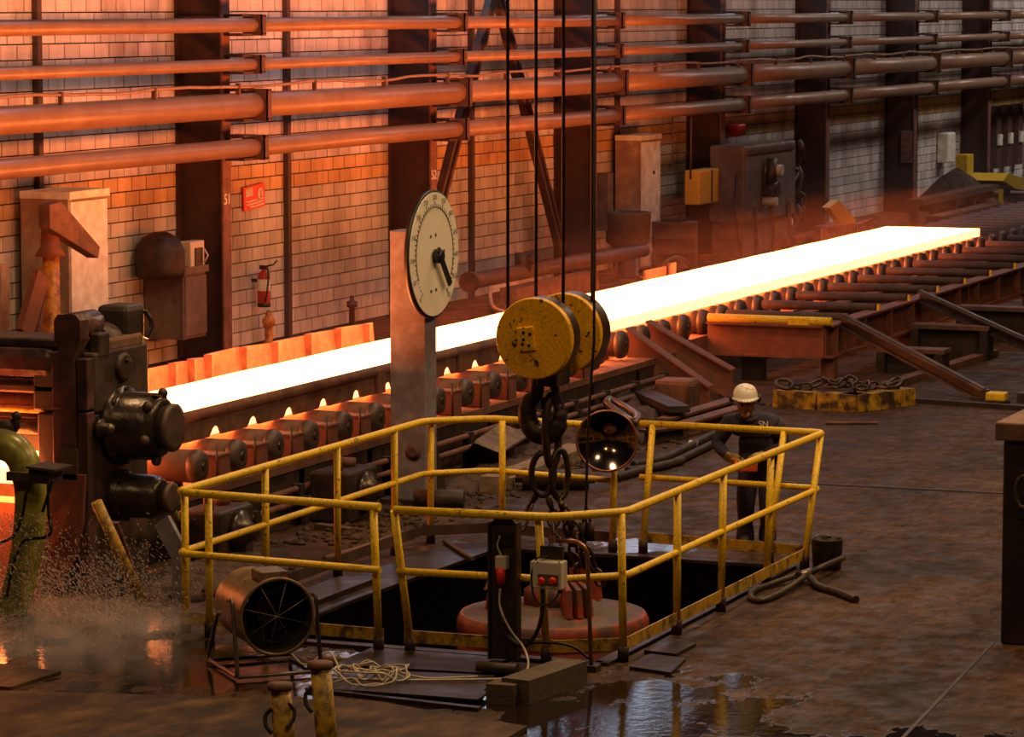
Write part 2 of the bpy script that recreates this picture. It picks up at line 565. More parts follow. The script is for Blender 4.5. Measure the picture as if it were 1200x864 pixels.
def struct(name, mb, m, loc=(0, 0, 0), label=None):
    loc = Vector(loc)
    o = bpy.data.objects.new(name, mb.mesh(name, m, loc))
    COL.objects.link(o)
    o.location = loc
    ROOT[o.name] = loc
    o['kind'] = 'structure'
    if label:
        o['label'] = label
    return o


def copy_tree(o, loc=None, parent=None, label=None):
    c = o.copy()
    COL.objects.link(c)
    if parent is not None:
        c.parent = parent
    if loc is not None:
        c.location = loc
    ROOT[c.name] = Vector(c.location)
    if label:
        c['label'] = label
    for ch in list(o.children):
        copy_tree(ch, None, c)
    return c


def rounded(pts, r, n=6):
    """polyline with rounded corners"""
    pts = [Vector(p) for p in pts]
    out = [pts[0]]
    for i in range(1, len(pts) - 1):
        a, b, c = pts[i - 1], pts[i], pts[i + 1]
        d0, d1 = (a - b), (c - b)
        q = min(r, d0.length * 0.45, d1.length * 0.45)
        s, e = b + d0.normalized() * q, b + d1.normalized() * q
        for j in range(n + 1):
            t = j / n
            out.append(s * (1 - t) ** 2 + b * 2 * t * (1 - t) + e * t * t)
    out.append(pts[-1])
    return out


def wavy(pts, n=8):
    """Catmull-Rom through the points"""
    p = [Vector(q) for q in pts]
    p = [p[0] * 2 - p[1]] + p + [p[-1] * 2 - p[-2]]
    out = []
    for i in range(1, len(p) - 2):
        for j in range(n):
            t = j / n
            out.append(0.5 * ((2 * p[i]) + (p[i + 1] - p[i - 1]) * t + (2 * p[i - 1] - 5 * p[i] + 4 * p[i + 1] - p[i + 2]) * t * t
                              + (3 * p[i] - p[i - 1] - 3 * p[i + 1] + p[i + 2]) * t ** 3))
    out.append(p[-2])
    return out


def text_part(body, size, origin, xdir, ydir, m, parent, name='lettering', depth=0.004, align='CENTER'):
    cu = bpy.data.curves.new('text', 'FONT')
    cu.body = body
    cu.size = size
    cu.extrude = depth
    cu.align_x = align
    cu.align_y = 'CENTER'
    to = bpy.data.objects.new('text_tmp', cu)
    COL.objects.link(to)
    dg = bpy.context.evaluated_depsgraph_get()
    me = bpy.data.meshes.new_from_object(to.evaluated_get(dg))
    bpy.data.objects.remove(to)
    xd, yd = Vector(xdir).normalized(), Vector(ydir).normalized()
    zd = xd.cross(yd)
    off = ROOT[parent.name]
    for q in me.vertices:
        q.co = Vector(origin) - off + xd * q.co.x + yd * q.co.y + zd * q.co.z
    me.materials.clear()
    me.materials.append(MT[m])
    o = bpy.data.objects.new(name, me)
    COL.objects.link(o)
    o.parent = parent
    ROOT[o.name] = off
    return o


ORD = ['first', 'second', 'third', 'fourth', 'fifth', 'sixth', 'seventh', 'eighth', 'ninth', 'tenth', 'eleventh', 'twelfth', 'thirteenth',
       'fourteenth', 'fifteenth', 'sixteenth', 'seventeenth', 'eighteenth', 'nineteenth', 'twentieth']


def ordinal(i):
    if i < 20:
        return ORD[i]
    tens = {2: 'twenty', 3: 'thirty', 4: 'forty', 5: 'fifty', 6: 'sixty', 7: 'seventy'}
    t, u = divmod(i + 1, 10)
    return (tens[t] + '-' + ORD[u - 1]) if u else {2: 'twentieth', 3: 'thirtieth', 4: 'fortieth', 5: 'fiftieth', 6: 'sixtieth', 7: 'seventieth'}[t]


# ================================================================== SETTING
YW = 23.09                                     # face of the back wall
PX0, PX1, PY0, PY1 = 25.0, 29.95, 9.22, 12.15  # the pit
m = MB()
xs, ys = [2, PX0, PX1, 125], [-6, PY0, PY1, YW + 0.3]
for i in range(3):
    for j in range(3):
        if i == 1 and j == 1:
            continue
        m.add([(xs[i], ys[j], 0), (xs[i + 1], ys[j], 0), (xs[i + 1], ys[j + 1], 0), (xs[i], ys[j + 1], 0)], [(0, 1, 2, 3)])
floor = struct('floor', m, 'floor', label='dirty brown mill floor with wet patches')
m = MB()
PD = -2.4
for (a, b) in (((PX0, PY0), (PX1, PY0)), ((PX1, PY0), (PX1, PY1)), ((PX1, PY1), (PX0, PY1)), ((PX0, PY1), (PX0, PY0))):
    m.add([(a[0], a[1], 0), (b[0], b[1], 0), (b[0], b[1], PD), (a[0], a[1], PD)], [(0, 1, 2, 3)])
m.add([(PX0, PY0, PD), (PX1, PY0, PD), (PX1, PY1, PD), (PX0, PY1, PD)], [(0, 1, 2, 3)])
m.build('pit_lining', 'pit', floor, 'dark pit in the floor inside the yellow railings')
# steel angle round the pit mouth
for (a, b) in (((PX0 - .06, PY0 - .06), (PX1 + .06, PY0 - .06)), ((PX1 + .06, PY0 - .06), (PX1 + .06, PY1 + .06)), ((PX1 + .06, PY1 + .06), (PX0 - .06, PY1 + .06)), ((PX0 - .06, PY1 + .06), (PX0 - .06, PY0 - .06))):
    MB().beam((a[0], a[1], 0.01), (b[0], b[1], 0.01), 0.12, 0.04).build('pit_edge_angle', 'plate', floor)
# broad plate along the left side of the pit, slanting towards the table
MB().prism([(25.4, 12.2, 0.0), (29.9, 12.05, 0.0), (30.2, 12.6, 0.0), (25.4, 12.7, 0.0)], (0, 0, 0.035)).build('floor_plate', 'plate', floor)
MB().prism([(26.1, 12.3, 0.036), (27.6, 12.3, 0.036), (27.6, 12.65, 0.036), (26.1, 12.65, 0.036)], (0, 0, 0.05)).build('floor_plate', 'plate', floor)
# floor plates in the foreground
for poly, mm in (([(25.55, 9.02), (26.19, 9.04), (26.0, 8.73), (25.5, 8.73)], 'plate'), ([(24.87, 8.9), (25.43, 8.92), (25.36, 8.6), (24.76, 8.52)], 'plate'),
                 ([(17.5, 14.5), (17.5, 8.7), (22.5, 8.83), (22.9, 10.2), (22.2, 13.1), (22.4, 14.5)], 'plate_dry'),
                 ([(22.35, 13.0), (23.05, 12.95), (23.3, 14.5), (22.5, 14.5)], 'plate_dry'),
                 ([(23.15, 10.9), (23.95, 10.95), (24.15, 9.75), (23.35, 9.55)], 'plate'),
                 ([(22.95, 9.4), (23.12, 10.7), (23.18, 10.7), (23.02, 9.4)], 'plate'),
                 ([(24.1, 11.1), (24.85, 11.1), (24.85, 9.9), (24.2, 9.9)], 'plate')):
    MB().prism([(p[0], p[1], 0.0) for p in poly], (0, 0, 0.03)).build('floor_plate', mm, floor)
MB().prism([P(20, 757, z=0.0), P(80, 752, z=0.0), P(104, 737, z=0.0), P(30, 735, z=0.0)], (0, 0, 0.03)).build('floor_plate', 'dark', floor)
# expansion joint: a narrow raised rail crossing the floor
MB().beam((35.45, 11.3, 0.004), (35.6, 4.0, 0.004), 0.09, 0.012).build('floor_joint', 'dark', floor)
MB().beam((22.6, 6.2, 0.002), (27.05, 6.52, 0.002), 0.03, 0.006).build('floor_joint', 'dark', floor)

# back wall: mortar face, then each block proud of it
m = MB()
WX0, WX1, WTOP = 30.0, 112.0, 6.0
m.box((WX0, YW + 0.02, 0), (WX1, YW + 0.32, WTOP))
wall = struct('wall_back', m, 'mortar', label='whitewashed block wall with an ochre painted stripe')
BW, BH = 0.43, 0.212
bl_mesh = MB().box((0.012, -0.022, 0.009), (BW - 0.014, 0.03, BH - 0.009)).mesh('brick', 'block')
bl_mesh2 = MB().box((0.012, -0.022, 0.009), (BW - 0.014, 0.03, BH - 0.009)).mesh('brick', 'ochre')
COLX = [44.78 + 7.73 * k for k in range(-1, 8)]
cells = []
for row in range(int(WTOP / BH)):
    zz = row * BH
    x = WX0 - (BW / 2 if row % 2 else 0) - random.random() * 0.05
    while x < WX1 - BW:
        cells.append((x, zz, row))
        x += BW
own = [c for c in cells if 41.5 < c[0] < 53.2 and 0.6 <= c[1] < 5.3 and not any(abs(c[0] - q - 0.1) < 0.55 for q in COLX)]
own.sort(key=lambda c: (c[0] + 0.4 * abs(c[1] - 1.8)))
own = own[:300]
ownset = set(own)
for (x, zz, row) in own:
    o = bpy.data.objects.new('brick', bl_mesh2 if row in (11, 12) else bl_mesh)
    COL.objects.link(o)
    o.parent = wall
    o.location = (x, YW + random.uniform(-0.004, 0.004), zz)
mw, mo = MB(), MB()
for c in cells:
    if c in ownset:
        continue
    x, zz, row = c
    j = random.uniform(-0.004, 0.004)
    (mo if row in (11, 12) else mw).box((x + 0.012, YW - 0.022 + j, zz + 0.009), (x + BW - 0.014, YW + 0.03, zz + BH - 0.009))
mw.build('blockwork', 'block', wall, kind='stuff')
mo.build('painted_blockwork', 'ochre', wall, kind='stuff')
# clerestory windows above the blockwork (seen only as reflections in the puddles)
m = MB()
m.box((WX0, YW + 0.02, 8.6), (WX1, YW + 0.32, 11.5))
m.build('wall_upper', 'mortar', wall)
for k in range(4):
    x0 = 49.0 + k * 9.0
    win = struct('window_%d' % (k + 1), MB().box((x0, YW + 0.1, 6.1), (x0 + 8.2, YW + 0.14, 8.5)), 'window', (x0, YW + 0.1, 6.1))
    mm = MB()
    for t in range(6):
        mm.beam((x0 + t * 1.64, YW + 0.08, 6.05), (x0 + t * 1.64, YW + 0.08, 8.6), 0.08, 0.08, (0, 1, 0))
    for zz in (6.05, 7.3, 8.55):
        mm.beam((x0, YW + 0.08, zz), (x0 + 8.2, YW + 0.08, zz), 0.08, 0.08)
    mm.build('window_frame', 'frame', win)

# ================================================================== WALL: columns, posts, braces
YF = 22.29                                     # front of the columns
for k in range(-1, 9):
    x = 44.78 + 7.73 * k
    lab = {0: 'dark steel wall column painted with the number 51', 1: 'dark steel wall column painted with the number 52'}.get(k)
    if lab is None:
        lab = 'dark steel wall column, %s along from the column numbered 52' % ordinal(k - 2) if k > 1 else 'dark steel wall column outside the left edge'
    if k == -1:
        continue
    t = thing('steel_column', lab, 'column', (x, 22.7, 0), 'steel columns along the block wall')
    MB().box((x - 0.012, YF + 0.03, 0), (x + 0.012, YW - 0.03, 9)).build('web', 'column', t)
    MB().box((x - 0.13, YF, 0), (x + 0.13, YF + 0.03, 9)).build('front_flange', 'column_face', t)
    MB().box((x - 0.13, YW - 0.06, 0), (x + 0.13, YW - 0.03, 9)).build('rear_flange', 'column', t)
    for zz in (0.02, 2.9, 5.0):
        MB().box((x - 0.12, YF + 0.03, zz), (x + 0.12, YW - 0.06, zz + 0.025)).build('stiffener', 'column', t)
    if k == 0:
        text_part('51', 0.22, (x - 0.0, YF - 0.003, 2.36), (1, 0, 0), (0, 0, 1), 'white', t)
    if k == 1:
        text_part('52', 0.22, (x + 0.0, YF - 0.003, 2.36), (1, 0, 0), (0, 0, 1), 'white', t)
PLX = [(40.57, 'by the corner of the tall cream cabinet'), (48.37, 'right of the hanging fire extinguisher'), (55.94, 'between the two legs of the diagonal brace'),
       (63.5, 'above the cream locker'), (69.76, 'behind the grey machine'), (78.1, 'beside the orange bin'), (86.2, 'left of the small white wall unit'), (93.57, 'at the far right end')]
for k, (x, where) in enumerate(PLX):
    single('wall_post', 'thin dark steel post on the block wall, %s' % where, 'post',
           MB().box((x - 0.06, YW - 0.11, 0), (x + 0.06, YW - 0.025, 6.0)), 'post', (x, YW - 0.1, 0), 'thin posts on the wall')
for lab, a, b in (('left leg of the dark diagonal steel brace on the wall', (55.95, 5.6), (53.05, 1.4)),
                  ('right leg of the dark diagonal steel brace on the wall', (55.85, 5.6), (59.6, 0.0))):
    t = thing('diagonal_brace', lab, 'brace', (b[0], 22.6, b[1]), 'diagonal wall braces')
    for dx in (-0.11, 0.11):
        MB().beam((a[0] + dx, 22.55, a[1]), (b[0] + dx, 22.55, b[1]), 0.08, 0.13, (0, 1, 0)).build('angle_bar', 'brace', t)
    for q in range(1, 6):
        f = q / 6
        MB().box((a[0] + (b[0] - a[0]) * f - 0.12, 22.56, a[1] + (b[1] - a[1]) * f - 0.1), (a[0] + (b[0] - a[0]) * f + 0.12, 22.6, a[1] + (b[1] - a[1]) * f + 0.1)).build('batten_plate', 'brace', t)

# pipes along the wall
YP = 22.0
PIPES = [('top', 4.90, 0.105, 'uppermost rusty brown pipe running along the block wall'),
         ('second', 4.33, 0.088, 'second rusty brown pipe from the top, the thinnest of the wall pipes'),
         ('third', 3.74, 0.185, 'thickest rusty brown pipe along the wall, with a thin conduit above it'),
         ('fourth', 3.12, 0.135, 'lowest rusty brown pipe running along the block wall')]
for nm, zz, r, lab in PIPES:
    t = thing('wall_pipe', lab, 'pipe', (38, YP, zz), 'pipes along the block wall')
    edges = [33.0] + [45.14 + 7.73 * k for k in range(0, 9)]
    for a, b in zip(edges[:-1], edges[1:]):
        sag = random.uniform(-0.01, 0.01)
        MB().tube([(a, YP, zz), ((a + b) / 2, YP, zz + sag), (b, YP, zz)], r, 20).build('pipe_section', 'pipe', t)
    for x in edges[1:]:
        h = r + 0.05
        b = MB().box((x - 0.07, YP - h, zz - h), (x + 0.07, YP - h + 0.02, zz + h)).box((x - 0.07, YP - h, zz - h), (x - 0.05, YP + h, zz + h)).build('bracket', 'bracket', t)
        for sy in (-1, 1):
            for sz in (-1, 1):
                MB().cyl((x + sy * 0.04, YP - h - 0.015, zz + sz * (h - 0.03)), (x + sy * 0.04, YP - h + 0.01, zz + sz * (h - 0.03)), 0.014, n=6).build('bolt', 'dark', b)
        for sz in (-1, 1):
            MB().box((x - 0.42, YP - 0.02, zz + sz * (r + 0.035) - 0.02), (x - 0.06, 22.285, zz + sz * (r + 0.035) + 0.02)).build('bracket_arm', 'column', t)
zz = 3.74 + 0.185 + 0.10
t = thing('conduit', 'thin cable conduit clipped above the thickest wall pipe', 'conduit', (38, YP - 0.05, zz))
pts = []
for i in range(134):
    x = 33 + i * 0.55
    pts.append((x, YP - 0.08, zz + 0.02 * math.sin(i * 0.8) + random.uniform(-0.012, 0.012)))
MB().tube(pts, 0.024, 6).build('conduit_tube', 'pipe', t)
for i in range(22):
    MB().box((34 + i * 2.6, YP - 0.11, zz - 0.12), (34.05 + i * 2.6, YP - 0.05, zz + 0.04)).build('clip', 'bracket', t)
# pipe hangers at the third bay
for k, (x, ln) in enumerate(((63.9, 1.0), (65.0, 1.3))):
    single('hanging_cord', ['thin cord hanging from the lowest wall pipe', 'cord dropping to the yellow box'][k], 'cord', MB().tube([(x, 22.0, 3.0), (x + 0.03, 22.0, 3.0 - ln / 2), (x, 22.0, 3.0 - ln)], 0.02, 6), 'bracket', (x, 22, 3 - ln))

# ================================================================== WALL: equipment
def cabinet(name, lab, x0, x1, y0, y1, z0, z1, front, side, handle=True):
    t = thing(name, lab, 'cabinet', ((x0 + x1) / 2, (y0 + y1) / 2, z0))
    MB().box((x0, y0 + 0.02, z0), (x1, y1, z1)).build('body', side, t)
    d = MB().box((x0 + 0.03, y0 - 0.015, z0 + 0.05), (x1 - 0.03, y0 + 0.02, z1 - 0.12)).build('door', front, t)
    MB().box((x0 - 0.02, y0 - 0.03, z1 - 0.08), (x1 + 0.02, y1, z1 + 0.02)).build('cap_plate', front, t)
    MB().box((x0 - 0.015, y0, z0), (x0 + 0.03, y0 + 0.03, z1)).build('corner_strip', side, t)
    if handle:
        for f in (0.32, 0.72):
            MB().lathe((x0 + (x1 - x0) * 0.62, y0 - 0.015, z0 + (z1 - z0) * f), (0, -1, 0), [(0.035, 0), (0.035, 0.02), (0.015, 0.03)], 10).build('door_knob', 'dark', d)
    return t


cabinet('tall_cabinet', 'tall cream cabinet by the wall behind the mill stand', 39.93, 41.0, 22.22, 22.95, 0.0, 2.7, 'white', 'side_cream')
cabinet('metal_locker', 'cream metal locker at the wall between columns, right of the hanging ropes', 63.2, 64.35, 22.42, 22.95, 0.0, 2.62, 'white', 'side_cream')
cabinet('grey_cabinet', 'brown-grey cabinet hanging beside the column numbered 51', 43.62, 44.35, 22.42, 23.05, 0.40, 1.42, 'panel_grey', 'panel_grey', False)
t = thing('switch_box', 'small cream switch box mounted over the brown-grey cabinet', 'switch box', (44.0, 22.6, 1.42))
MB().box((43.86, 22.42, 1.34), (44.3, 22.62, 1.8), bev=0.02).build('body', 'cream_box', t)
MB().box((43.98, 22.40, 1.42), (44.2, 22.425, 1.7)).build('window_pane', 'black', t)
MB().tube([(44.2, 22.38, 1.48), (44.24, 22.34, 1.58), (44.2, 22.38, 1.68)], 0.014, 6).build('lever', 'cream_box', t)
MB().lathe((43.45, 22.7, 1.3), (0, 0, 1), [(0.33, 0), (0.35, 0.1), (0.35, 0.4), (0.26, 0.58), (0.1, 0.66)], 20).build('hood', 'dark', t)
# red fire sign, hanging a little askew on a post
t = thing('fire_sign', 'red fire extinguisher sign on the block wall', 'sign', (47.1, 23.0, 2.05))
R = Matrix.Rotation(math.radians(-4), 3, 'Y')
MB().box((46.82, 23.02, 2.08), (47.55, 23.045, 2.44), R).build('panel', 'red', t)
MB().box((46.88, 23.012, 2.29), (47.12, 23.02, 2.41), R, (47.18, 23.03, 2.26)).prism([(46.9, 23.018, 2.29), (47.1, 23.018, 2.29), (47.06, 23.018, 2.38), (46.96, 23.018, 2.4)], (0, -0.008, 0)).build('flame_symbol', 'cream_box', t)
mm = MB()
mm.box((47.3, 23.012, 2.2), (47.38, 23.02, 2.36)).box((47.33, 23.012, 2.36), (47.43, 23.02, 2.39)).box((47.42, 23.012, 2.26), (47.47, 23.02, 2.36))
for q in range(3):
    mm.box((46.9 + 0.1 * (q == 0), 23.012, 2.11 + q * 0.045), (47.5, 23.02, 2.13 + q * 0.045), R, (47.18, 23.03, 2.26))
mm.build('pictogram', 'white', t)
# extinguisher
t = thing('fire_extinguisher', 'red fire extinguisher hanging on the block wall under its sign', 'extinguisher', (47.2, 22.9, 0.56))
MB().lathe((47.2, 22.88, 0.58), (0, 0, 1), [(0.07, 0), (0.095, 0.03), (0.1, 0.1), (0.1, 0.42), (0.085, 0.5), (0.035, 0.55), (0.03, 0.58)], 18).build('cylinder', 'red_cyl', t)
MB().lathe((47.2, 22.88, 0.57), (0, 0, 1), [(0.102, 0.0), (0.104, 0.06)], 18).build('base_ring', 'black', t)
MB().lathe((47.2, 22.88, 0.82), (0, 0, 1), [(0.102, 0.0), (0.102, 0.18)], 18, False).build('paper_label', 'white', t)
MB().box((47.17, 22.82, 1.15), (47.23, 22.94, 1.21)).tube([(47.2, 22.82, 1.2), (47.26, 22.74, 1.22), (47.34, 22.72, 1.28)], 0.013, 6).build('valve_lever', 'dark', t)
MB().box((47.17, 22.9, 0.95), (47.23, 23.075, 1.0)).build('wall_hook', 'dark', t)
MB().tube(wavy([(47.18, 22.8, 1.16), (47.08, 22.74, 1.05), (47.06, 22.76, 0.8), (47.08, 22.8, 0.66)]), 0.016, 6).build('hose', 'cable_black', t)
# little hydrant by the wall
t = thing('hydrant', 'small orange hydrant valve standing by the wall under the extinguisher', 'hydrant', (47.2, 22.8, 0))
MB().lathe((47.2, 22.8, 0), (0, 0, 1), [(0.1, 0), (0.06, 0.05), (0.06, 0.28), (0.1, 0.32), (0.1, 0.38), (0.05, 0.44), (0.03, 0.52)], 14).build('body', 'orange_post', t)
MB().tube([(47.08, 22.8, 0.3), (47.32, 22.8, 0.3)], 0.045, 10).build('outlet', 'orange_post', t)
t = thing('valve_stub', 'dark short valve stub by the wall, left of the diagonal brace', 'valve', (50.3, 22.8, 0))
MB().lathe((50.3, 22.8, 0), (0, 0, 1), [(0.05, 0), (0.05, 0.3), (0.09, 0.32), (0.09, 0.4), (0.04, 0.42), (0.03, 0.5)], 12).build('body', 'brace', t)

# stand with a pivoting plate, left, in front of the tall cabinet
t = thing('guide_stand', 'rusty stand with a tilted arm plate in front of the tall cream cabinet', 'stand', (37.6, 21.3, 0))
A = P(60, 392, Y=21.3)
xx = A.x
MB().cyl((xx, 21.3, 0), (xx + 0.02, 21.3, P(60, 300, Y=21.3).z), 0.13, 0.11, 12).build('column', 'orange_post', t)
MB().lathe(P(59, 300, Y=21.3), (0, 0, 1), [(0.2, 0), (0.13, 0.12), (0.11, 0.35), (0.07, 0.5)], 12).build('swivel', 'rust_red', t)
a, b = P(50, 258, Y=21.25), P(102, 294, Y=21.25)
MB().prism([a + Vector((-.1, 0, -.09)), b + Vector((0, 0, -.09)), b + Vector((.05, 0, .05)), a + Vector((.2, 0, .22)), a + Vector((-.1, 0, .2))], (0, -0.16, 0)).build('arm_plate', 'rust', t)
a, b = P(28, 392, Y=21.2), P(48, 322, Y=21.2)
MB().beam(a, b, 0.3, 0.09, (0, 1, 0)).build('strut', 'rust_red', t)
a, b = P(42, 392, Y=21.2), P(52, 350, Y=21.2)
MB().beam(a, b, 0.05, 0.05).build('strut', 'rust', t)
single('steel_upright', 'pale steel upright cut off by the left edge', 'post', MB().box((P(-6, 395, Y=21.8).x, 21.7, 0), (P(4, 395, Y=21.8).x, 21.95, 1.95)), 'side_cream', (37.8, 21.8, 0))

# drum, hopper, yellow box, machine at the wall
t = thing('oil_drum', 'dark brown oil drum beside the cream locker', 'drum', (64.05, 22.0, 0))
prof = [(0.45, 0), (0.46, 0.02), (0.45, 0.05), (0.45, 0.28), (0.47, 0.3), (0.45, 0.32), (0.45, 0.58), (0.47, 0.6), (0.45, 0.62), (0.45, 0.86), (0.47, 0.9)]
MB().lathe((64.05, 22.0, 0), (0, 0, 1), prof, 24).build('barrel', 'brace', t)
MB().lathe((64.05, 22.0, 0.895), (0, 0, 1), [(0.46, 0), (0.46, 0.02), (0.42, 0.02)], 24).build('rim', 'rust', t)
MB().box((63.8, 21.8, 0.9), (64.3, 22.2, 0.98)).build('lid_lump', 'dark', t)
t = thing('hopper', 'grey pot-shaped hopper on a narrow foot left of the cream locker', 'hopper', (61.3, 22.0, 0))
MB().lathe((61.3, 22.0, 0.48), (0, 0, 1), [(0.16, 0.0), (0.3, 0.12), (0.42, 0.2), (0.44, 0.75), (0.46, 0.78), (0.4, 0.78), (0.38, 0.6)], 22).build('pot', 'panel_grey', t)
MB().lathe((61.3, 22.0, 0), (0, 0, 1), [(0.3, 0), (0.2, 0.06), (0.2, 0.5)], 16).build('foot', 'brace', t)
MB().box((61.0, 22.3, 0.9), (61.3, 22.6, 2.0)).build('back_pipe', 'panel_grey', t)
t = thing('yellow_box', 'dull yellow box mounted on the column between the locker and the grey machine', 'box', (66.0, 22.0, 1.1))
MB().box((65.45, 21.95, 1.16), (66.7, 22.28, 1.86), bev=0.03).build('body', 'bin', t)
MB().box((66.18, 21.93, 1.18), (66.22, 21.96, 1.84)).build('seam', 'brace', t)
t = thing('press_machine', 'large brown machine with valves standing against the wall', 'machine', (69, 22, 0))
MB().box((67.2, 21.6, 0.0), (70.2, 22.26, 0.7)).build('base', 'panel_grey', t)
MB().box((67.0, 21.5, 0.7), (70.6, 22.27, 2.3), bev=0.05).build('body', 'panel_grey', t)
MB().box((67.2, 21.46, 2.12), (70.4, 21.52, 2.2)).build('seam_strip', 'brace', t)
MB().cyl((68.4, 21.52, 1.35), (68.4, 21.2, 1.35), 0.16, n=14).cyl((68.4, 21.36, 1.4), (68.4, 21.36, 2.0), 0.11, n=12).build('valve', 'mill_dark', t)
MB().cyl((68.5, 21.5, 1.75), (68.5, 21.15, 1.75), 0.12, n=12).cyl((68.3, 21.5, 1.1), (68.3, 21.2, 1.1), 0.09, n=12).build('gauge', 'cream_box', t)
MB().box((70.65, 22.0, 0.0), (71.9, 22.8, 2.15)).build('side_unit', 'panel_grey', t)
mm = MB()
for i in range(16):
    x, zq = random.uniform(70.6, 72.6), random.uniform(0.6, 2.2)
    mm.tube(wavy([(x, 21.9, zq), (x + random.uniform(-.3, .3), 21.8, zq - random.uniform(.1, .3)), (x + random.uniform(-.3, .3), 21.85, zq - random.uniform(.3, .7))], 4), random.uniform(0.03, 0.07), 6)
mm.build('pipework', 'brace', t)
MB().tube([(67.1, 21.7, 1.9), (66.7, 21.6, 0.9), (66.8, 21.5, 0.05)], 0.03, 6).build('hose', 'brace', t)
for k in range(3):
    MB().beam((67.4 + k * 1.2, 21.35, 0.02), (67.6 + k * 1.2, 21.48, 1.0), 0.07, 0.07).build('leg', 'rust', t)
single('red_wall_lamp', 'small red and white lamp box on the wall above the machine', 'lamp', MB().box((70.3, 22.7, 2.36), (70.8, 22.95, 2.62), bev=0.03), 'red', (70.5, 22.8, 2.36))
single('ledge_pipe', 'rusty pipe on trestles along the floor below the machine', 'pipe', MB().tube([(66.3, 20.6, 0.35), (73.0, 20.6, 0.35)], 0.11, 12).box((67, 20.5, 0), (67.1, 20.7, 0.3)).box((70, 20.5, 0), (70.1, 20.7, 0.3)).box((72.5, 20.5, 0), (72.6, 20.7, 0.3)), 'rust', (69, 20.6, 0))
t = thing('floor_pipe', 'thick brown pipe on a support beam along the wall foot behind the ropes', 'pipe', (54, 21.4, 0.4))
za = P(553, 330, Y=21.4).z
MB().tube([(51.9, 21.4, za), (57.5, 21.4, za - 0.02), (60.5, 21.4, za - 0.05)], 0.13, 14).build('pipe_section', 'brace', t)
MB().lathe((51.85, 21.4, za), (1, 0, 0), [(0.17, 0), (0.17, 0.14)], 14).build('end_flange', 'dark', t)
MB().cyl((54.3, 21.4, za), (54.3, 21.4, za + 0.32), 0.14, n=12).cyl((54.3, 21.3, za + 0.22), (54.3, 21.15, za + 0.22), 0.1, n=10).build('valve', 'dark', t)
MB().box((53.0, 21.0, 0.05), (57.0, 21.3, za - 0.18)).build('support_beam', 'rust', t)
MB().tube(wavy([(52.3, 21.2, za - 0.1), (52.15, 21.1, za - 0.4), (52.5, 21.0, 0.1)]), 0.035, 6).build('hose', 'side_cream', t)
t = thing('hose_loop', 'dark hose looped on the floor beside the hopper', 'hose', (60.8, 21.3, 0))
MB().tube(wavy([(60.3, 21.0, 0.05), (60.6, 21.0, 0.35), (61.3, 21.0, 0.42), (61.9, 21.0, 0.25), (62.1, 21.0, 0.03)]), 0.035, 6).build('hose_run', 'cable_black', t)

# orange plates behind the slab, the tipped bin
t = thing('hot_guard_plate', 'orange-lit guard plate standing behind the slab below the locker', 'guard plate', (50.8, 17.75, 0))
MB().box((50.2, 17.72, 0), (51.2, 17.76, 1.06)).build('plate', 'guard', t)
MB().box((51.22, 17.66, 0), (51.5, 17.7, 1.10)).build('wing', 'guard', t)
t = thing('deflector_plate', 'bent guard plate behind the far end of the slab', 'guard plate', (64.8, 18.6, 0))
for (a, b, h0, h1) in (((964, 267), (1002, 262), 0, 0), ((1006, 263), (1023, 256), 0, 0)):
    A, B = P(a[0], a[1], Y=18.7), P(b[0], b[1], Y=18.6)
    MB().prism([(A.x, A.y, 0), (B.x, B.y, 0), B, A], (0, 0.04, 0)).build('plate', 'guard', t)
t = thing('tipped_bin', 'bright orange-yellow bin tipped over behind the far slab', 'bin', (65, 18.9, 0.7))
A = [P(*q, Y=18.75) for q in ((972, 244), (983, 235), (988, 240), (1003, 258), (1002, 266), (988, 266))]
MB().prism(A, (0.1, 0.14, 0)).build('body', 'bin', t)
A = [P(*q, Y=18.73) for q in ((971.5, 243.5), (983, 234.5), (985, 238), (976, 247))]
MB().prism(A, (0.1, 0.18, 0)).build('rim', 'bin', t)
MB().box((64.6, 18.95, 0), (66.2, 19.3, 0.85)).build('stand', 'rust', t)

# far right bits along the wall
t = thing('breaker_panel', 'grey breaker panel fixed on the dark far column', 'panel', (83.2, 22.2, 1.2))
xx = 44.78 + 7.73 * 5 - 0.02
MB().box((xx - 0.14, 22.33, 1.25), (xx + 0.0, 22.62, 2.05)).build('box', 'panel_grey', t)
for q in range(4):
    MB().box((xx - 0.155, 22.35, 1.3 + q * 0.18), (xx - 0.14, 22.6, 1.45 + q * 0.18)).build('cover', 'column_face', t)
A = P(1110, 175, Y=22.9)
single('wall_unit', 'small white wall unit with a red side, far right', 'wall unit', MB().box((A.x - 0.5, 22.75, A.z - 0.35), (A.x + 0.3, 23.05, A.z + 0.45), bev=0.04), 'white', (A.x, 22.9, A.z))
A = P(1130, 222, Y=21.5)
t = thing('yellow_post', 'stubby yellow guard post beside the far dark column', 'post', (A.x, 21.5, 0))
MB().box((A.x - 0.35, 21.35, 0), (A.x + 0.35, 21.65, A.z + 0.9), bev=0.03).build('shaft', 'loco', t)
MB().box((A.x - 0.45, 21.3, 0), (A.x + 0.45, 21.7, 0.06)).build('base_plate', 'dark', t)
t = thing('loader', 'yellow loader bucket arm at the far right edge', 'loader', (98, 21, 0))
A = [P(*q, Y=20.5) for q in ((1176, 212), (1182, 203), (1212, 214), (1208, 224), (1190, 221))]
MB().prism(A, (0, 0.9, 0)).build('arm', 'loco', t)
A = P(1175, 233, Y=20.5)
MB().box((A.x - 0.06, 20.5, 0), (A.x + 0.06, 20.6, P(1175, 222, Y=20.5).z)).build('marker_rod', 'loco', t)
B = P(1204, 225, Y=20.8)
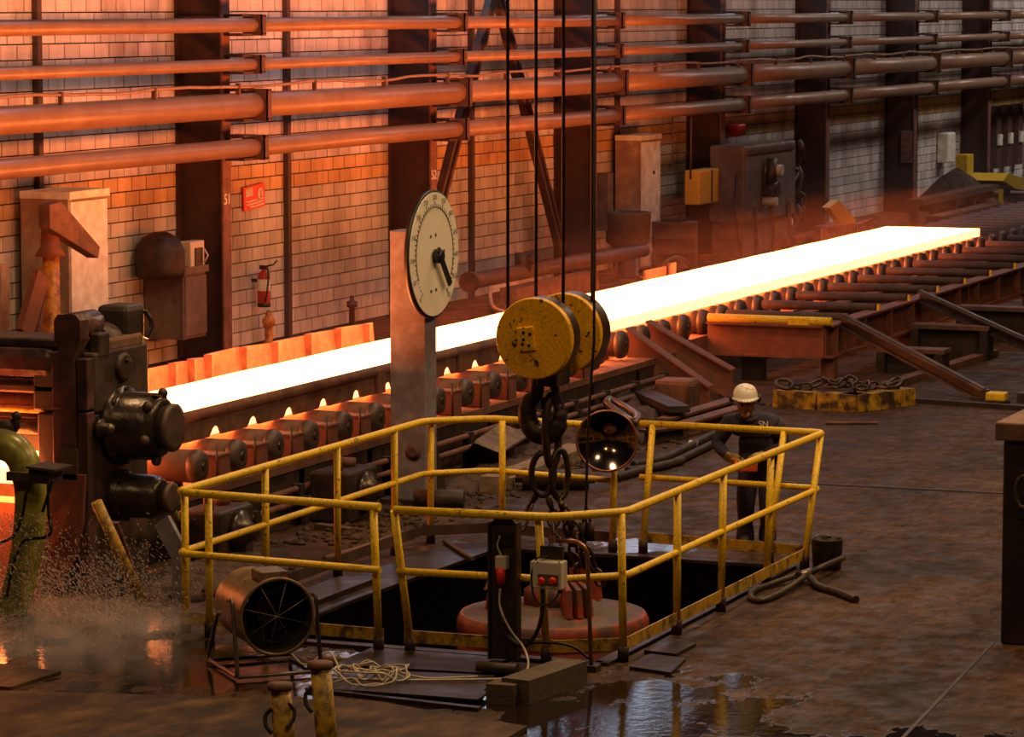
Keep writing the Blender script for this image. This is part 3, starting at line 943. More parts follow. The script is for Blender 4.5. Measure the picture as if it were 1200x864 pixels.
MB().box((A.x + 0.3, 20.7, 0), (B.x + 1.5, 22.0, B.z)).build('hull', 'panel_grey', t)
for k, (a, b, h) in enumerate((((1062, 236), (1170, 236), 0.5), ((1085, 241), (1150, 241), 0.25))):
    A, B = P(a[0], a[1], Y=21 - k), P(b[0], b[1], Y=21 - k)
    t = thing('steel_rack', ['long low dark steel rack by the wall, far right', 'shorter low rack in front of the long one, far right'][k], 'rack', (A.x, 21 - k, 0))
    MB().box((A.x, 20.6 - k, h), (B.x, 21 - k, h + 0.14)).build('top_beam', 'brace', t)
    for q in range(6):
        x = A.x + (B.x - A.x) * q / 5
        MB().box((x - 0.08, 20.7 - k, 0), (x + 0.08, 20.9 - k, h)).build('leg', 'brace', t)
A = P(1112, 232, Y=21.8)
single('dark_heap', 'dark pointed heap by the wall below the white unit', 'heap', MB().lathe((A.x, 21.6, 0), (0, 0, 1), [(1.3, 0), (0.9, 0.35), (0.45, 0.8), (0.05, 1.05)], 12), 'rubble', (A.x, 21.9, 0))
for k in range(3):
    x = 94.6 + k * 1.3
    t = thing('wall_riser', 'dark riser pipe with pale boxes on the far right wall, %s from the left' % ORD[k], 'riser', (x, 22.8, 0), 'risers on the far wall')
    MB().box((x - 0.28, 22.85, 0.6), (x + 0.28, 23.05, 2.35)).build('panel', 'brace', t)
    MB().box((x - 0.2, 22.78, 1.25), (x + 0.15, 22.86, 1.55)).build('pale_box', 'white', t)

# ================================================================== ROLLER TABLE AND SLAB
SY0, SY1, SZ0, SZ1, SX1 = 15.2, 16.95, 0.95, 1.09, 61.5
SX0 = 26.35
m = MB()
# slab edges are a little uneven
n = 90
vs, fs = [], []
for i in range(n + 1):
    x = SX0 + (SX1 - SX0) * i / n
    j0, j1 = 0.012 * math.sin(i * 1.3), 0.012 * math.sin(i * 0.9 + 2)
    vs += [(x, SY0 + j0, SZ0), (x, SY1 + j1, SZ0), (x, SY1 + j1, SZ1), (x, SY0 + j0, SZ1)]
for i in range(n):
    a = i * 4
    for q in range(4):
        fs.append((a + q, a + (q + 1) % 4, a + 4 + (q + 1) % 4, a + 4 + q))
fs += [(0, 1, 2, 3), (n * 4, n * 4 + 1, n * 4 + 2, n * 4 + 3)]
m.add(vs, fs)
sl = single('steel_slab', 'long glowing white-hot steel slab on the roller table', 'steel slab', m, 'slab', (40, 16, SZ0))
sl.data.materials.append(MT['slab_edge'])
for pl in sl.data.polygons:
    if pl.normal.y < -0.7 or abs(pl.normal.x) > 0.7:
        pl.material_index = 1

# rollers
RX0, RP = 29.07, 0.842
RZ = 0.785
def make_roller(x, ye, r, rc):
    """ye: near end of the barrel, r: barrel radius, rc: radius of the end disc"""
    t = thing('table_roller', '', 'roller', (x, 15.1, RZ), 'rollers of the roller table')
    MB().cyl((x, ye, RZ), (x, 17.15, RZ), r, n=22).build('barrel', 'rust', t)
    MB().lathe((x, ye, RZ), (0, -1, 0), [(r, 0), (rc, 0.005), (rc, 0.05), (rc - 0.02, 0.1), (rc * 0.6, 0.105), (rc * 0.5, 0.115)], 22).build('end_disc', 'mill_dark', t)
    MB().lathe((x, ye - 0.08, RZ), (0, -1, 0), [(0.045, 0), (0.045, 0.04), (0.02, 0.05)], 10).build('shaft_stub', 'grease', t)
    MB().box((x - 0.1, ye + 0.16, 0.58), (x + 0.1, ye + 0.22, RZ - r * 0.9)).build('bearing_foot', 'dark', t)
    return t


NR = 66
protoA = make_roller(RX0, 14.86, 0.16, 0.165)
XR = RX0 + RP * 14
protoB = make_roller(XR, 15.1, 0.16, 0.185)
for k in range(NR):
    x = RX0 + RP * k
    lab = 'rusty table roller under the hot slab, %s from the mill stand' % ordinal(k)
    if x > SX1:
        lab = 'bare table roller beyond the slab end, %s past the end' % ordinal(int((x - SX1) / RP))
    if k in (0, 14):
        (protoA if k == 0 else protoB)['label'] = lab
    else:
        copy_tree(protoA if k < 14 else protoB, (x, 15.1, RZ), None, lab)
# bearing boxes between rollers along the left part
t0 = thing('bearing_box', '', 'bearing box', (RX0 + RP / 2, 15.0, 0.58), 'bearing boxes between the rollers')
xb = RX0 + RP / 2
MB().box((xb - 0.10, 14.74, 0.58), (xb + 0.14, 15.0, 0.84), bev=0.01).build('box', 'rust_red', t0)
MB().box((xb - 0.11, 14.73, 0.84), (xb + 0.15, 15.01, 0.86)).build('lid', 'rust', t0)
MB().cyl((xb - 0.15, 14.74, 0.582), (xb - 0.15, 14.74, 0.95), 0.01, n=6).build('pin', 'dark', t0)
for k in range(0, 13):
    lab = 'red-brown bearing box beside the rollers, %s from the mill stand' % ordinal(k)
    if k == 0:
        t0['label'] = lab
    else:
        copy_tree(t0, (xb + RP * k, 15.0, 0.58), None, lab)
# table frame under the rollers
t = thing('roller_table_frame', 'dark steel frame carrying the rollers along the table', 'frame', (35, 14.9, 0))
MB().box((27.75, 14.72, 0.5), (43.5, 15.25, 0.58)).build('ledge', 'rust', t)
MB().box((27.75, 14.74, 0.0), (43.5, 14.80, 0.5)).build('side_channel', 'dark', t)
MB().box((27.75, 15.0, 0.0), (80.0, 15.1, 0.5)).build('inner_wall', 'dark', t)
MB().box((27.75, 17.2, 0.0), (90.0, 17.35, 0.72)).build('far_beam', 'rust', t)
MB().box((43.5, 14.95, 0.40), (90.0, 15.2, 0.62)).build('outer_beam', 'rust_red', t)
for k in range(9):
    MB().box((29.5 + k * 1.7, 14.74, 0.0), (29.62 + k * 1.7, 15.0, 0.5)).build('bracket_leg', 'dark', t)
for k, (yy, zq) in enumerate(((14.55, 0.36), (14.5, 0.24))):
    tt = thing('grease_pipe', ['upper thin pipe running along the roller table foot', 'lower thin pipe running along the roller table foot'][k], 'pipe', (35, yy, zq), 'thin pipes along the table')
    MB().tube([(29.3, yy, zq), (36, yy, zq + 0.01), (42.6, yy, zq)], 0.035, 8).build('pipe_run', 'rust', tt)
    for q in range(12):
        MB().box((29.6 + q * 1.12, yy - 0.05, 0.0), (29.7 + q * 1.12, yy + 0.05, zq + 0.05)).build('clamp', 'dark', tt)
# front side guard beam, left part
t = thing('side_guard_beam', 'long rust-brown guard beam along the near edge of the slab', 'beam', (34, 15.05, 0.9))
ZT = 1.27
# lower edge with round cut-outs over the rollers
prof_f, zb_ = [], ZT - 0.29
x = 29.2
xs_ = []
while x < 38.8:
    k = (x - RX0) / RP
    f = abs(k - round(k)) * RP
    xs_.append((x, zb_ + (math.sqrt(max(0, 0.12 ** 2 - f * f)) * 0.8 if f < 0.12 else 0)))
    x += 0.04
poly = [(29.2, 15.02, ZT - 0.05)] + [(q[0], 15.02, q[1]) for q in xs_] + [(38.8, 15.02, ZT - 0.05)]
mm = MB()
for i in range(len(xs_) - 1):
    (xa, za), (xc, zc_) = xs_[i], xs_[i + 1]
    mm.add([(xa, 15.03, za), (xc, 15.03, zc_), (xc, 15.03, ZT - 0.04), (xa, 15.03, ZT - 0.04), (xa, 15.06, za), (xc, 15.06, zc_), (xc, 15.06, ZT - 0.04), (xa, 15.06, ZT - 0.04)],
           [(0, 1, 2, 3), (7, 6, 5, 4), (0, 4, 5, 1)] + ([(0, 3, 7, 4)] if i == 0 else []) + ([(1, 5, 6, 2)] if i == len(xs_) - 2 else []))
mm.build('face_plate', 'rust', t)
MB().tube([(29.2, 15.06, ZT - 0.055), (38.8, 15.06, ZT - 0.055)], 0.06, 14).build('rounded_top', 'rust', t)
for xq in (33.75, 36.05):
    MB().box((xq, 14.985, 0.98), (xq + 0.2, 15.03, ZT - 0.03), bev=0.01).build('joint_plate', 'rust', t)
# rear guard plates
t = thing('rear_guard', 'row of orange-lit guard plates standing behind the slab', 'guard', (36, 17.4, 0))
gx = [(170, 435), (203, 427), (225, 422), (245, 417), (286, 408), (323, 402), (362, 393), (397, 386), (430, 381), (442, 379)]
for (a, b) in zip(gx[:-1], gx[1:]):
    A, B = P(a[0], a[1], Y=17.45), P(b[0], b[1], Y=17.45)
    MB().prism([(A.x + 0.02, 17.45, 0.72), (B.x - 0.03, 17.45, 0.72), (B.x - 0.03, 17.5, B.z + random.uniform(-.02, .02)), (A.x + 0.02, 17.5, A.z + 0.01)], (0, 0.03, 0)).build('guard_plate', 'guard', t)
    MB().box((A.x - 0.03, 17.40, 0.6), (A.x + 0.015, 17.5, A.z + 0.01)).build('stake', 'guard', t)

# drive gear boxes below the table
for k, (px, py, lab) in enumerate(((400, 520, 'dark gear box below the table near the clock post'), (250, 575, 'dark gear box below the table beside the mill stand'))):
    A = P(px, py, Y=14.3)
    t = thing('gear_box', lab, 'gear box', (A.x, 14.3, 0))
    MB().box((A.x - 0.35, 14.05, 0.0), (A.x + 0.35, 14.5, 0.52), bev=0.03).build('housing', 'dark', t)
    MB().lathe((A.x, 14.05, 0.3), (0, -1, 0), [(0.2, 0), (0.2, 0.06), (0.12, 0.1), (0.06, 0.2)], 16).build('coupling', 'grease', t)
    MB().cyl((A.x - 0.2, 14.25, 0.52), (A.x - 0.2, 14.25, 0.66), 0.05, n=10).cyl((A.x + 0.15, 14.3, 0.52), (A.x + 0.15, 14.3, 0.60), 0.09, n=10).build('filler_cap', 'rust', t)

# ================================================================== TRANSFER BED (right)
BX0, BYA, BYB, BZ = 44.9, 13.25, 14.93, 0.85
t = thing('transfer_bed', 'rust-red steel transfer bed of beams and bars beside the slab', 'transfer bed', (50, 14, 0))
MB().ibeam((BX0, BYB + 0.0, BZ - 0.26), (BX0, BYA, BZ - 0.26), 0.22, 0.46, 0.03).build('end_beam', 'rust_red', t)
for k in range(5):
    xa = BX0 + k * 4.0
    MB().ibeam((xa + 0.05, BYA, BZ - 0.26), (xa + 3.98, BYA, BZ - 0.26), 0.24, 0.46, 0.03).build('outer_beam', 'rust_red', t)
    for q in range(3):
        MB().box((xa + 0.3 + q * 1.4, BYA - 0.115, BZ - 0.45), (xa + 0.33 + q * 1.4, BYA - 0.015, BZ - 0.06)).build('stiffener', 'rust_red', t)
    MB().box((xa + 0.2, BYA - 0.1, 0), (xa + 0.35, BYA + 0.1, BZ - 0.48)).build('leg', 'rust', t)
    MB().box((xa + 0.2, 14.2, 0), (xa + 0.4, 14.5, BZ - 0.3)).build('leg', 'dark', t)
MB().ibeam((BX0, 14.15, BZ - 0.15), (BX0 + 20, 14.15, BZ - 0.15), 0.2, 0.2, 0.025).build('inner_beam', 'rust_red', t)
for k in range(12):
    x = 45.75 + k * RP * 2
    MB().cyl((x, 14.93, BZ), (x, BYA - 0.02, BZ), 0.065, n=10).build('cross_bar', 'dark_rust', t)
    if True:
        MB().box((x - 0.06, BYA - 0.09, BZ - 0.03), (x - 0.02, BYA - 0.05, BZ + 0.06)).build('paint_mark', 'yellow', t)
for k in range(7):
    x = 46.4 + k * RP * 3.0
    MB().beam((x, 14.9, BZ - 0.14), (x, BYA, BZ - 0.14), 0.12, 0.12).build('cross_beam', 'rust_red', t)
MB().cyl((BX0 + 0.02, BYB - 0.0, BZ + 0.02), (BX0 + 0.02, BYA - 0.1, BZ + 0.02), 0.06, n=12).build('yellow_tube', 'yellow', t)
MB().box((BX0 - 0.08, BYA + 0.2, BZ - 0.05), (BX0 + 0.1, BYA + 0.5, BZ + 0.06)).build('tube_clamp', 'yellow', t)
# skids leaning from the bed to the floor
for k, (a, b, lab) in enumerate((((BX0 + 0.5, BYA - 0.1, BZ), (43.9, 10.75, 0.06), 'long steel skid leaning from the bed corner to the floor, ending at the yellow block'),
                                 ((49.6, BYA - 0.1, BZ), (48.3, 10.6, 0.06), 'long steel skid leaning from the bed at the right edge of the picture'))):
    t = thing('skid_rail', lab, 'skid', b, 'skids leaning from the bed')
    MB().ibeam(a, b, 0.16, 0.16, 0.025).build('rail', 'mill_dark', t)
    MB().beam(Vector(a) + Vector((0, 0, 0.09)), Vector(b) + Vector((0, 0, 0.09)), 0.07, 0.02).build('wear_strip', 'mill_dark', t)
    MB().box((b[0] - 0.15, b[1] - 0.1, 0), (b[0] + 0.15, b[1] + 0.15, 0.05)).build('foot_plate', 'dark', t)
for k, (px0, px1, lab) in enumerate((((745, 386), (832, 455), 'nearer of the two red-brown chute beams below the slab'), ((768, 378), (858, 435), 'farther of the two red-brown chute beams below the slab'))):
    A = P(px0[0], px0[1], Y=15.0)
    B = P(px1[0], px1[1], Y=14.0)
    t = thing('chute_beam', lab, 'beam', (B.x, B.y, 0), 'chute beams')
    poly = [A + Vector((-0.25, 0.05, -0.02)), A + Vector((0.15, -0.1, 0.0)), B, B - Vector((0, 0, 0.5)), A + Vector((-0.25, 0.05, -0.55))]
    d = Vector((0.22, 0, 0))
    MB().prism([A + Vector((-.05, 0.1, 0)), B, B + Vector((0, 0, -0.38)), A + Vector((-.05, 0.1, -0.42))], (0.03, 0, 0)).build('web', 'rust_red', t)
    MB().prism([A + Vector((-.12, 0.1, 0)), B + Vector((-.07, 0, 0)), B + Vector((.16, 0, 0)), A + Vector((.12, 0.1, 0))], (0, 0, 0.025)).build('top_flange', 'rust_red', t)
    MB().prism([A + Vector((-.12, 0.1, -.42)), B + Vector((-.07, 0, -.38)), B + Vector((.16, 0, -.38)), A + Vector((.12, 0.1, -.42))], (0, 0, 0.025)).build('bottom_flange', 'rust_red', t)
    MB().box((B.x - 0.05, B.y - 0.06, 0), (B.x + 0.2, B.y + 0.1, B.z - 0.36)).build('leg', 'rust', t)
# low steel stools and beams under and right of the bed
for k, (x0, y0, x1, y1, z, lab) in enumerate(((46.6, 12.0, 47.0, 13.0, 0.36, 'low dark steel bench under the bed, nearest the skid'), (48.8, 11.9, 49.2, 13.1, 0.5, 'low dark steel bench under the bed between the skids'),
                                              (51.5, 11.6, 51.9, 13.1, 0.55, 'low dark steel bench behind the right skid'), (47.3, 9.9, 47.6, 10.7, 0.3, 'dark steel bench at the right edge of the floor'))):
    t = thing('steel_bench', lab, 'bench', (x0, y0, 0), 'low steel benches by the bed')
    MB().box((x0, y0, z - 0.06), (x1, y1, z)).build('top', 'rust', t)
    MB().box((x0, y0 + 0.02, 0), (x1, y0 + 0.14, z - 0.06)).build('leg', 'dark', t)
    MB().box((x0, y1 - 0.14, 0), (x1, y1 - 0.02, z - 0.06)).build('leg', 'dark', t)
    MB().box((x0 + 0.15, y0 + 0.14, 0.0), (x0 + 0.2, y1 - 0.14, z - 0.06)).build('back_web', 'dark', t)
single('floor_beam', 'flat steel beam lying on the floor under the right skid', 'beam', MB().beam((44.2, 12.3, 0.05), (49.5, 12.0, 0.05), 0.18, 0.1), 'rust', (46, 12, 0))
single('floor_rail', 'thin dark rail on the floor beside the yellow block', 'rail', MB().beam((43.3, 11.6, 0.03), (42.9, 9.4, 0.03), 0.12, 0.06), 'dark', (43.2, 10.5, 0))
single('floor_strip', 'dark strip lying on the floor at the right edge', 'strip', MB().beam((43.95, 10.3, 0.06), (44.0, 9.2, 0.06), 0.3, 0.12), 'dark', (44, 9.8, 0))
t = thing('yellow_block', 'small yellow wheel chock block at the foot of the skid', 'block', (43.6, 10.5, 0))
A = P(1168, 466, z=0.1)
MB().box((A.x - 0.1, A.y - 0.13, 0.06), (A.x + 0.12, A.y + 0.13, 0.17), bev=0.02).build('chock', 'loco', t)
MB().box((A.x - 0.12, A.y - 0.15, 0.0), (A.x + 0.14, A.y + 0.15, 0.06)).build('base', 'dark', t)

# yellow-black weight platform with chain on top
t = thing('lifting_weight', 'flat yellow and black painted weight block lying on the floor', 'weight', (42.4, 12.2, 0))
poly = [(42.15, 13.13), (42.0, 11.95), (43.0, 11.45), (43.5, 12.6), (43.2, 13.15)]
corners = [(42.1, 13.12), (42.03, 12.5), (41.98, 11.94), (42.55, 11.66), (43.05, 11.45), (43.4, 12.9)]
for (a, b) in zip(corners[:-2], corners[1:-1]):
    A, B = Vector((a[0], a[1], 0.0)), Vector((b[0], b[1], 0.0))
    inn = (B - A).normalized().cross(Vector((0, 0, 1))) * -0.3
    g = (B - A).normalized() * 0.012
    MB().prism([A + g, B - g, B - g + inn, A + g + inn], (0, 0, 0.22)).build('block', 'yellow_worn', t)
MB().prism([(42.14, 13.1, 0), (42.03, 11.97, 0), (43.04, 11.48, 0), (43.4, 12.9, 0)], (0, 0, 0.205)).build('core', 'plate', t)


def link_mesh(name, L_=0.16, W_=0.09, r=0.016, m_='chain', n=6):
    pts = []
    h = L_ / 2 - W_ / 2
    for i in range(7):
        a = math.pi * i / 6
        pts.append((math.cos(a) * W_ / 2, 0, h + math.sin(a) * W_ / 2))
    for i in range(7):
        a = math.pi + math.pi * i / 6
        pts.append((math.cos(a) * W_ / 2, 0, -h + math.sin(a) * W_ / 2))
    return MB().tube(pts, r, n, closed=True).mesh(name, m_)


LINK = link_mesh('chain_link')


def chain(parent, pts, pitch=0.115, name='link', mesh_=None, sc=1.0):
    """chain links along a polyline; alternate links turned by a quarter"""
    pts = [Vector(p) for p in pts]
    seg = [(pts[i + 1] - pts[i]).length for i in range(len(pts) - 1)]
    tot = sum(seg)
    k = max(2, int(tot / (pitch * sc)))
    off = ROOT[parent.name]
    for i in range(k):
        s = (i + 0.5) / k * tot
        j = 0
        while j < len(seg) - 1 and s > seg[j]:
            s -= seg[j]
            j += 1
        p = pts[j].lerp(pts[j + 1], s / seg[j])
        d = (pts[j + 1] - pts[j]).normalized()
        q = d.to_track_quat('Z', 'Y') @ Quaternion((0, 0, 1), math.pi / 2 * (i % 2) + 0.4)
        o = bpy.data.objects.new(name, mesh_ or LINK)
        COL.objects.link(o)
        o.parent = parent
        o.location = p - off
        o.rotation_mode = 'QUATERNION'
        o.rotation_quaternion = q
        o.scale = (sc, sc, sc)


t = thing('lifting_chain', 'rusty lifting chain heaped on the yellow and black weight', 'chain', (42.4, 12.3, 0.22))
chain(t, wavy([(42.3, 12.95, 0.27), (42.25, 12.7, 0.27), (42.35, 12.5, 0.34), (42.2, 12.3, 0.3), (42.4, 12.15, 0.38), (42.25, 12.05, 0.28), (42.5, 11.95, 0.3), (42.4, 12.4, 0.33), (42.6, 12.5, 0.28)], 5), 0.13, sc=1.15)
chain(t, wavy([(42.45, 12.05, 0.26), (42.7, 11.9, 0.27), (42.8, 11.72, 0.26), (42.9, 11.65, 0.26)], 5), 0.13, sc=1.15)
MB().tube([(42.2 + 0.11 * math.cos(a * .6), 12.98 + 0.11 * math.sin(a * .6), 0.3 + 0.05 * math.sin(a * .6 + 1)) for a in range(11)], 0.025, 8, closed=True).build('end_ring', 'chain', t)
MB().tube([(42.8 + 0.1 * math.cos(a * .6), 11.66 + 0.1 * math.sin(a * .6), 0.31 + 0.06 * math.sin(a * .6 + 2)) for a in range(11)], 0.025, 8, closed=True).build('end_ring', 'chain', t)
single('rod_scrap', 'thin bent scrap rod lying on the floor before the yellow weight', 'rod', MB().tube(wavy([(40.6, 11.95, 0.02), (40.7, 11.7, 0.02), (40.85, 11.35, 0.02)]), 0.02, 6), 'rust', (40.7, 11.7, 0))

# ================================================================== MILL STAND (left)
MX = 26.5
def q3(px, py):
    return P(px, py, X=MX)


t = thing('mill_stand', 'wet dark red rolling mill stand with round roll chocks, left', 'rolling mill', (27.1, 14.8, 0))
yl, yr = q3(60, 500).y, q3(104, 500).y
ztop = q3(105, 416).z
xr = P(174, 430, Y=yr).x
# near housing post, the -Y side plain, the -X side with a slot
MB().box((MX + 0.12, yr, 1.58), (xr, yl + 0.25, ztop), bev=0.02).build('upper_chock', 'mill_dark', t)
MB().box((MX + 0.1, yr + 0.015, 0.0), (xr, yl + 0.2, 1.57), bev=0.02).build('housing_post', 'mill_dark', t)
w3 = (yl - yr) / 3
for (j, z0, z1, nm) in ((0, 1.62, 2.08, 'front_bar'), (0, 0.0, 1.6, 'front_bar'), (2, 1.62, 2.05, 'front_bar'), (2, 0.0, 1.6, 'front_bar')):
    MB().box((MX, yr + j * w3 + 0.01, z0), (MX + 0.14, yr + (j + 1) * w3 - 0.01, z1), bev=0.012).build(nm, 'mill', t)
# tie bar between with a T head
ym = yr + w3 * 1.5
hd = [(0.13, 2.42), (0.13, 2.25), (0.065, 2.08), (0.065, 1.05), (-0.065, 1.05), (-0.065, 2.08), (-0.13, 2.25), (-0.13, 2.42), (-0.09, 2.47), (0.09, 2.47)]
MB().prism([(MX - 0.03, ym + a, zq) for a, zq in hd], (0.16, 0, 0)).build('tie_bar', 'mill', t)
MB().cyl((MX + 0.0, ym + 0.0, 2.36), (MX + 0.45, ym, 2.36), 0.12, n=18).build('tie_pivot', 'mill', t)
MB().prism([(MX - 0.05, ym - 0.09, 1.0), (MX - 0.05, ym + 0.08, 1.0), (MX - 0.05, ym + 0.09, 1.28), (MX - 0.05, ym - 0.09, 1.28)], (0.12, 0, 0)).build('latch_block', 'tube', t)
MB().box((MX - 0.02, ym - 0.09, 0.86), (MX + 0.1, ym - 0.03, 1.0)).box((MX - 0.02, ym + 0.03, 0.86), (MX + 0.1, ym + 0.09, 1.0)).build('latch_fork', 'dark', t)
# top lugs
MB().lathe((MX + 0.55, yr + 0.25, ztop), (1, 0, 0), [(0.2, 0), (0.22, 0.03), (0.22, 0.22), (0.2, 0.25)], 20).build('top_lug', 'mill_dark', t)
MB().box((MX + 0.45, yr + 0.02, ztop - 0.02), (MX + 1.1, yr + 0.4, ztop + 0.1), bev=0.03).build('top_saddle', 'block_top', t)
MB().box((MX + 0.85, yr + 0.05, ztop + 0.02), (MX + 1.2, yr + 0.38, ztop + 0.36), bev=0.05).build('top_block', 'mill_dark', t)
MB().tube(wavy([(MX + 1.12, yr + 0.02, ztop + 0.3), (MX + 1.15, yr - 0.03, ztop + 0.18), (MX + 1.1, yr, ztop + 0.05)]), 0.025, 6).build('lubrication_hose', 'grease', t)
MB().box((MX + 0.2, yr - 0.01, ztop - 0.05), (MX + 0.4, yr + 0.1, ztop + 0.17), bev=0.02).build('top_bolt_block', 'mill_dark', t)
# round cover on the side
A = P(143, 430, Y=yr)
MB().lathe(A, (0, -1, 0), [(0.13, -0.02), (0.13, 0.03), (0.1, 0.045)], 22).build('inspection_cover', 'mill_dark', t)
MB().ball(A + Vector((0, -0.05, 0.06)), 0.022).build('cover_bolt', 'grease', t)
MB().box((P(123, 470, Y=yr).x, yr - 0.012, 1.54), (P(158, 470, Y=yr).x, yr + 0.01, 1.6)).build('split_line_shim', 'black', t)
# roll necks sticking out towards us
for (px, py, r, ln, nm) in ((140, 498, 0.31, 0.62, 'upper_roll_neck'), (140, 580, 0.2, 0.6, 'lower_roll_neck')):
    A = P(px, py, Y=yr)
    k = r / 0.31
    nk = MB().lathe(A, (0, -1, 0), [(r * 1.12, -0.05), (r * 1.15, 0.0), (r * 1.15, 0.06), (r * 1.02, 0.07), (r * 1.02, 0.1), (r, 0.11), (r * 0.98, ln * 0.62), (r * 0.9, ln * 0.64), (r * 0.86, ln * 0.7), (r * 0.72, ln * 0.74)], 30).build(nm, 'grease', t)
    MB().lathe(A + Vector((0, -ln * 0.66, 0)), (0, -1, 0), [(r * 0.62, 0), (r * 0.62, ln * 0.16), (r * 0.7, ln * 0.17), (r * 0.7, ln * 0.24), (r * 0.55, ln * 0.25)], 26).build('neck_end', 'mill_dark', nk)
    for q in range(8):
        a = q * math.pi / 4
        MB().cyl(A + Vector((math.cos(a) * r * 1.06, -0.05, math.sin(a) * r * 1.06)), A + Vector((math.cos(a) * r * 1.06, -0.09, math.sin(a) * r * 1.06)), 0.025, n=6).build('neck_bolt', 'dark', nk)
    if nm == 'upper_roll_neck':
        c = A + Vector((0, -ln * 0.72, 0))
        for q in range(6):
            a = q * math.pi / 3 + 0.3
            MB().ball(c + Vector((math.cos(a) * r * 0.98, 0.04, math.sin(a) * r * 0.98)), 0.05, 8, 6).build('clamp_lug', 'mill_dark', nk)
        MB().box((c.x - 0.1, c.y + 0.02, c.z + r * 0.85), (c.x + 0.12, c.y + 0.3, c.z + r * 0.92), Matrix.Rotation(0.25, 3, 'Y')).build('drip_plate', 'rust', nk)
A = P(115, 502, Y=yr)
MB().lathe(A, (0, -1, 0), [(0.09, 0), (0.09, 0.05), (0.05, 0.06), (0.05, 0.12)], 14).build('side_plug', 'grease', t)
MB().ball(A + Vector((0, -0.12, 0)), 0.05).build('plug_nut', 'tube', t)
# roll assembly spanning left out of the picture
yy0 = yl + 0.02
a, b = q3(0, 400).z, q3(0, 448).z
R2 = 0.34
MB().box((MX + 0.1, yy0, b + 0.02), (MX + 0.75, 18.2, a - 0.05), bev=0.09).build('upper_beam', 'mill', t)
MB().box((MX + 0.15, yy0, a - 0.06), (MX + 0.7, 18.2, a + 0.02), bev=0.02).build('beam_cap', 'mill_dark', t)
MB().box((MX + 0.12, yy0, b - 0.1), (MX + 0.6, 18.2, b - 0.02), bev=0.02).build('beam_lip', 'rust', t)
MB().cyl((MX + 0.75, yy0, 1.52), (MX + 0.75, 18.2, 1.52), 0.2, n=26).build('upper_roll', 'mill', t)
MB().cyl((MX + 0.42, yy0, q3(0, 486).z), (MX + 0.42, 18.2, q3(0, 486).z), 0.03, n=8).build('water_pipe', 'yellow_dull', t)
MB().cyl((MX + 0.45, yy0, q3(0, 500).z - 0.05), (MX + 0.45, 18.2, q3(0, 500).z - 0.05), 0.075, n=16).build('guide_roll', 'grease', t)
MB().box((MX + 0.5, yy0, 1.16), (MX + 0.55, 18.2, 1.3)).build('guide_bar', 'dark', t)
MB().box((MX + 0.2, yl - 0.05, 0.0), (MX + 0.55, 18.2, 0.72)).build('apron', 'rust_red', t)
# curved apron plate glowing orange below the latch
A = [(MX - 0.05, yr + 0.02, 1.05), (MX - 0.05, yr + 0.05, 0.6), (MX - 0.07, yr + 0.12, 0.3), (MX - 0.1, yr + 0.24, 0.05)]
B = [(MX - 0.05, yl - 0.02, 1.05), (MX - 0.05, yl - 0.01, 0.6), (MX - 0.07, yl - 0.01, 0.3), (MX - 0.1, yl, 0.05)]
MB().prism(A + list(reversed(B)), (0.04, 0, 0)).build('apron_plate', 'rust_red', t)

# struts beside the mill
for (a, b, wd, mm, lab, nm) in (((113, 588), (165, 702), 0.05, 'yellow_dull', 'dirty yellow pole leaning on the mill stand foot', 'leaning_pole'),
                                ((200, 592), (222, 636), 0.03, 'green_pipe', 'thin yellow-green rod behind the left railing corner', 'leaning_rod')):
    A, B = P(a[0], a[1], Y=14.2), P(b[0], b[1], z=0.02)
    single(nm, lab, 'pole', MB().cyl(A, B, wd, n=10), mm, B)
A, B = P(132, 612, Y=14.15), P(160, 690, z=0.05)
single('angle_plate', 'flat dirty bar beside the leaning yellow pole', 'bar', MB().beam(A, B, 0.12, 0.03), 'rust', B)
A, B = P(190, 610, Y=13.6), P(212, 652, Y=13.4)
single('grey_plate', 'pale grey plate propped beside the left railing corner', 'plate', MB().beam(A, B, 0.16, 0.05, (1, 0, 0)).beam(B, (B.x, B.y, 0), 0.16, 0.05, (1, 0, 0)), 'post_grey', (B.x, B.y, 0))

# ================================================================== CLOCK
cb = P(490, 590, z=0)
cx0, cx1, cy0, cy1 = 32.46, 32.76, 13.88, 14.28
t = thing('clock_post', 'tall grey-red box post carrying the big dial', 'post', (32.6, 14.08, 0))
MB().box((cx0, cy0, 0), (cx1, cy1, 2.86), bev=0.01).build('shaft', 'post_grey', t)
MB().box((cx0 - 0.1, cy0 - 0.08, 0), (cx1 + 0.1, cy1 + 0.08, 0.05)).build('base_plate', 'dark', t)
MB().prism([(cx1, cy0 + 0.03, 0.04), (cx1 + 0.35, cy0 + 0.03, 0.04), (cx1, cy0 + 0.03, 0.75)], (0, 0.03, 0)).build('gusset', 'dark', t)
for (pz) in (2.62, 0.55):
    MB().lathe((cx0, 14.02, pz), (-1, 0, 0), [(0.09, -0.01), (0.09, 0.01), (0.05, 0.015), (0.05, 0.03)], 16).build('cable_gland', 'rust', t)
CC = Vector((P(510, 298, Y=13.8).x, 13.82, P(510, 298, Y=13.8).z))
RC = 0.655
t = thing('dial_clock', 'large white round dial with a single black hand on the post', 'dial', CC)
MB().lathe(CC + Vector((0, 0.05, 0)), (0, -1, 0), [(RC, 0), (RC + 0.012, 0.02), (RC + 0.012, 0.05), (RC - 0.005, 0.055)], 56).build('rim', 'black', t)
MB().lathe(CC, (0, -1, 0), [(RC - 0.012, 0), (RC - 0.012, 0.014)], 56).build('face_plate', 'clock_face', t)
yv = CC.y - 0.016
mm = MB()
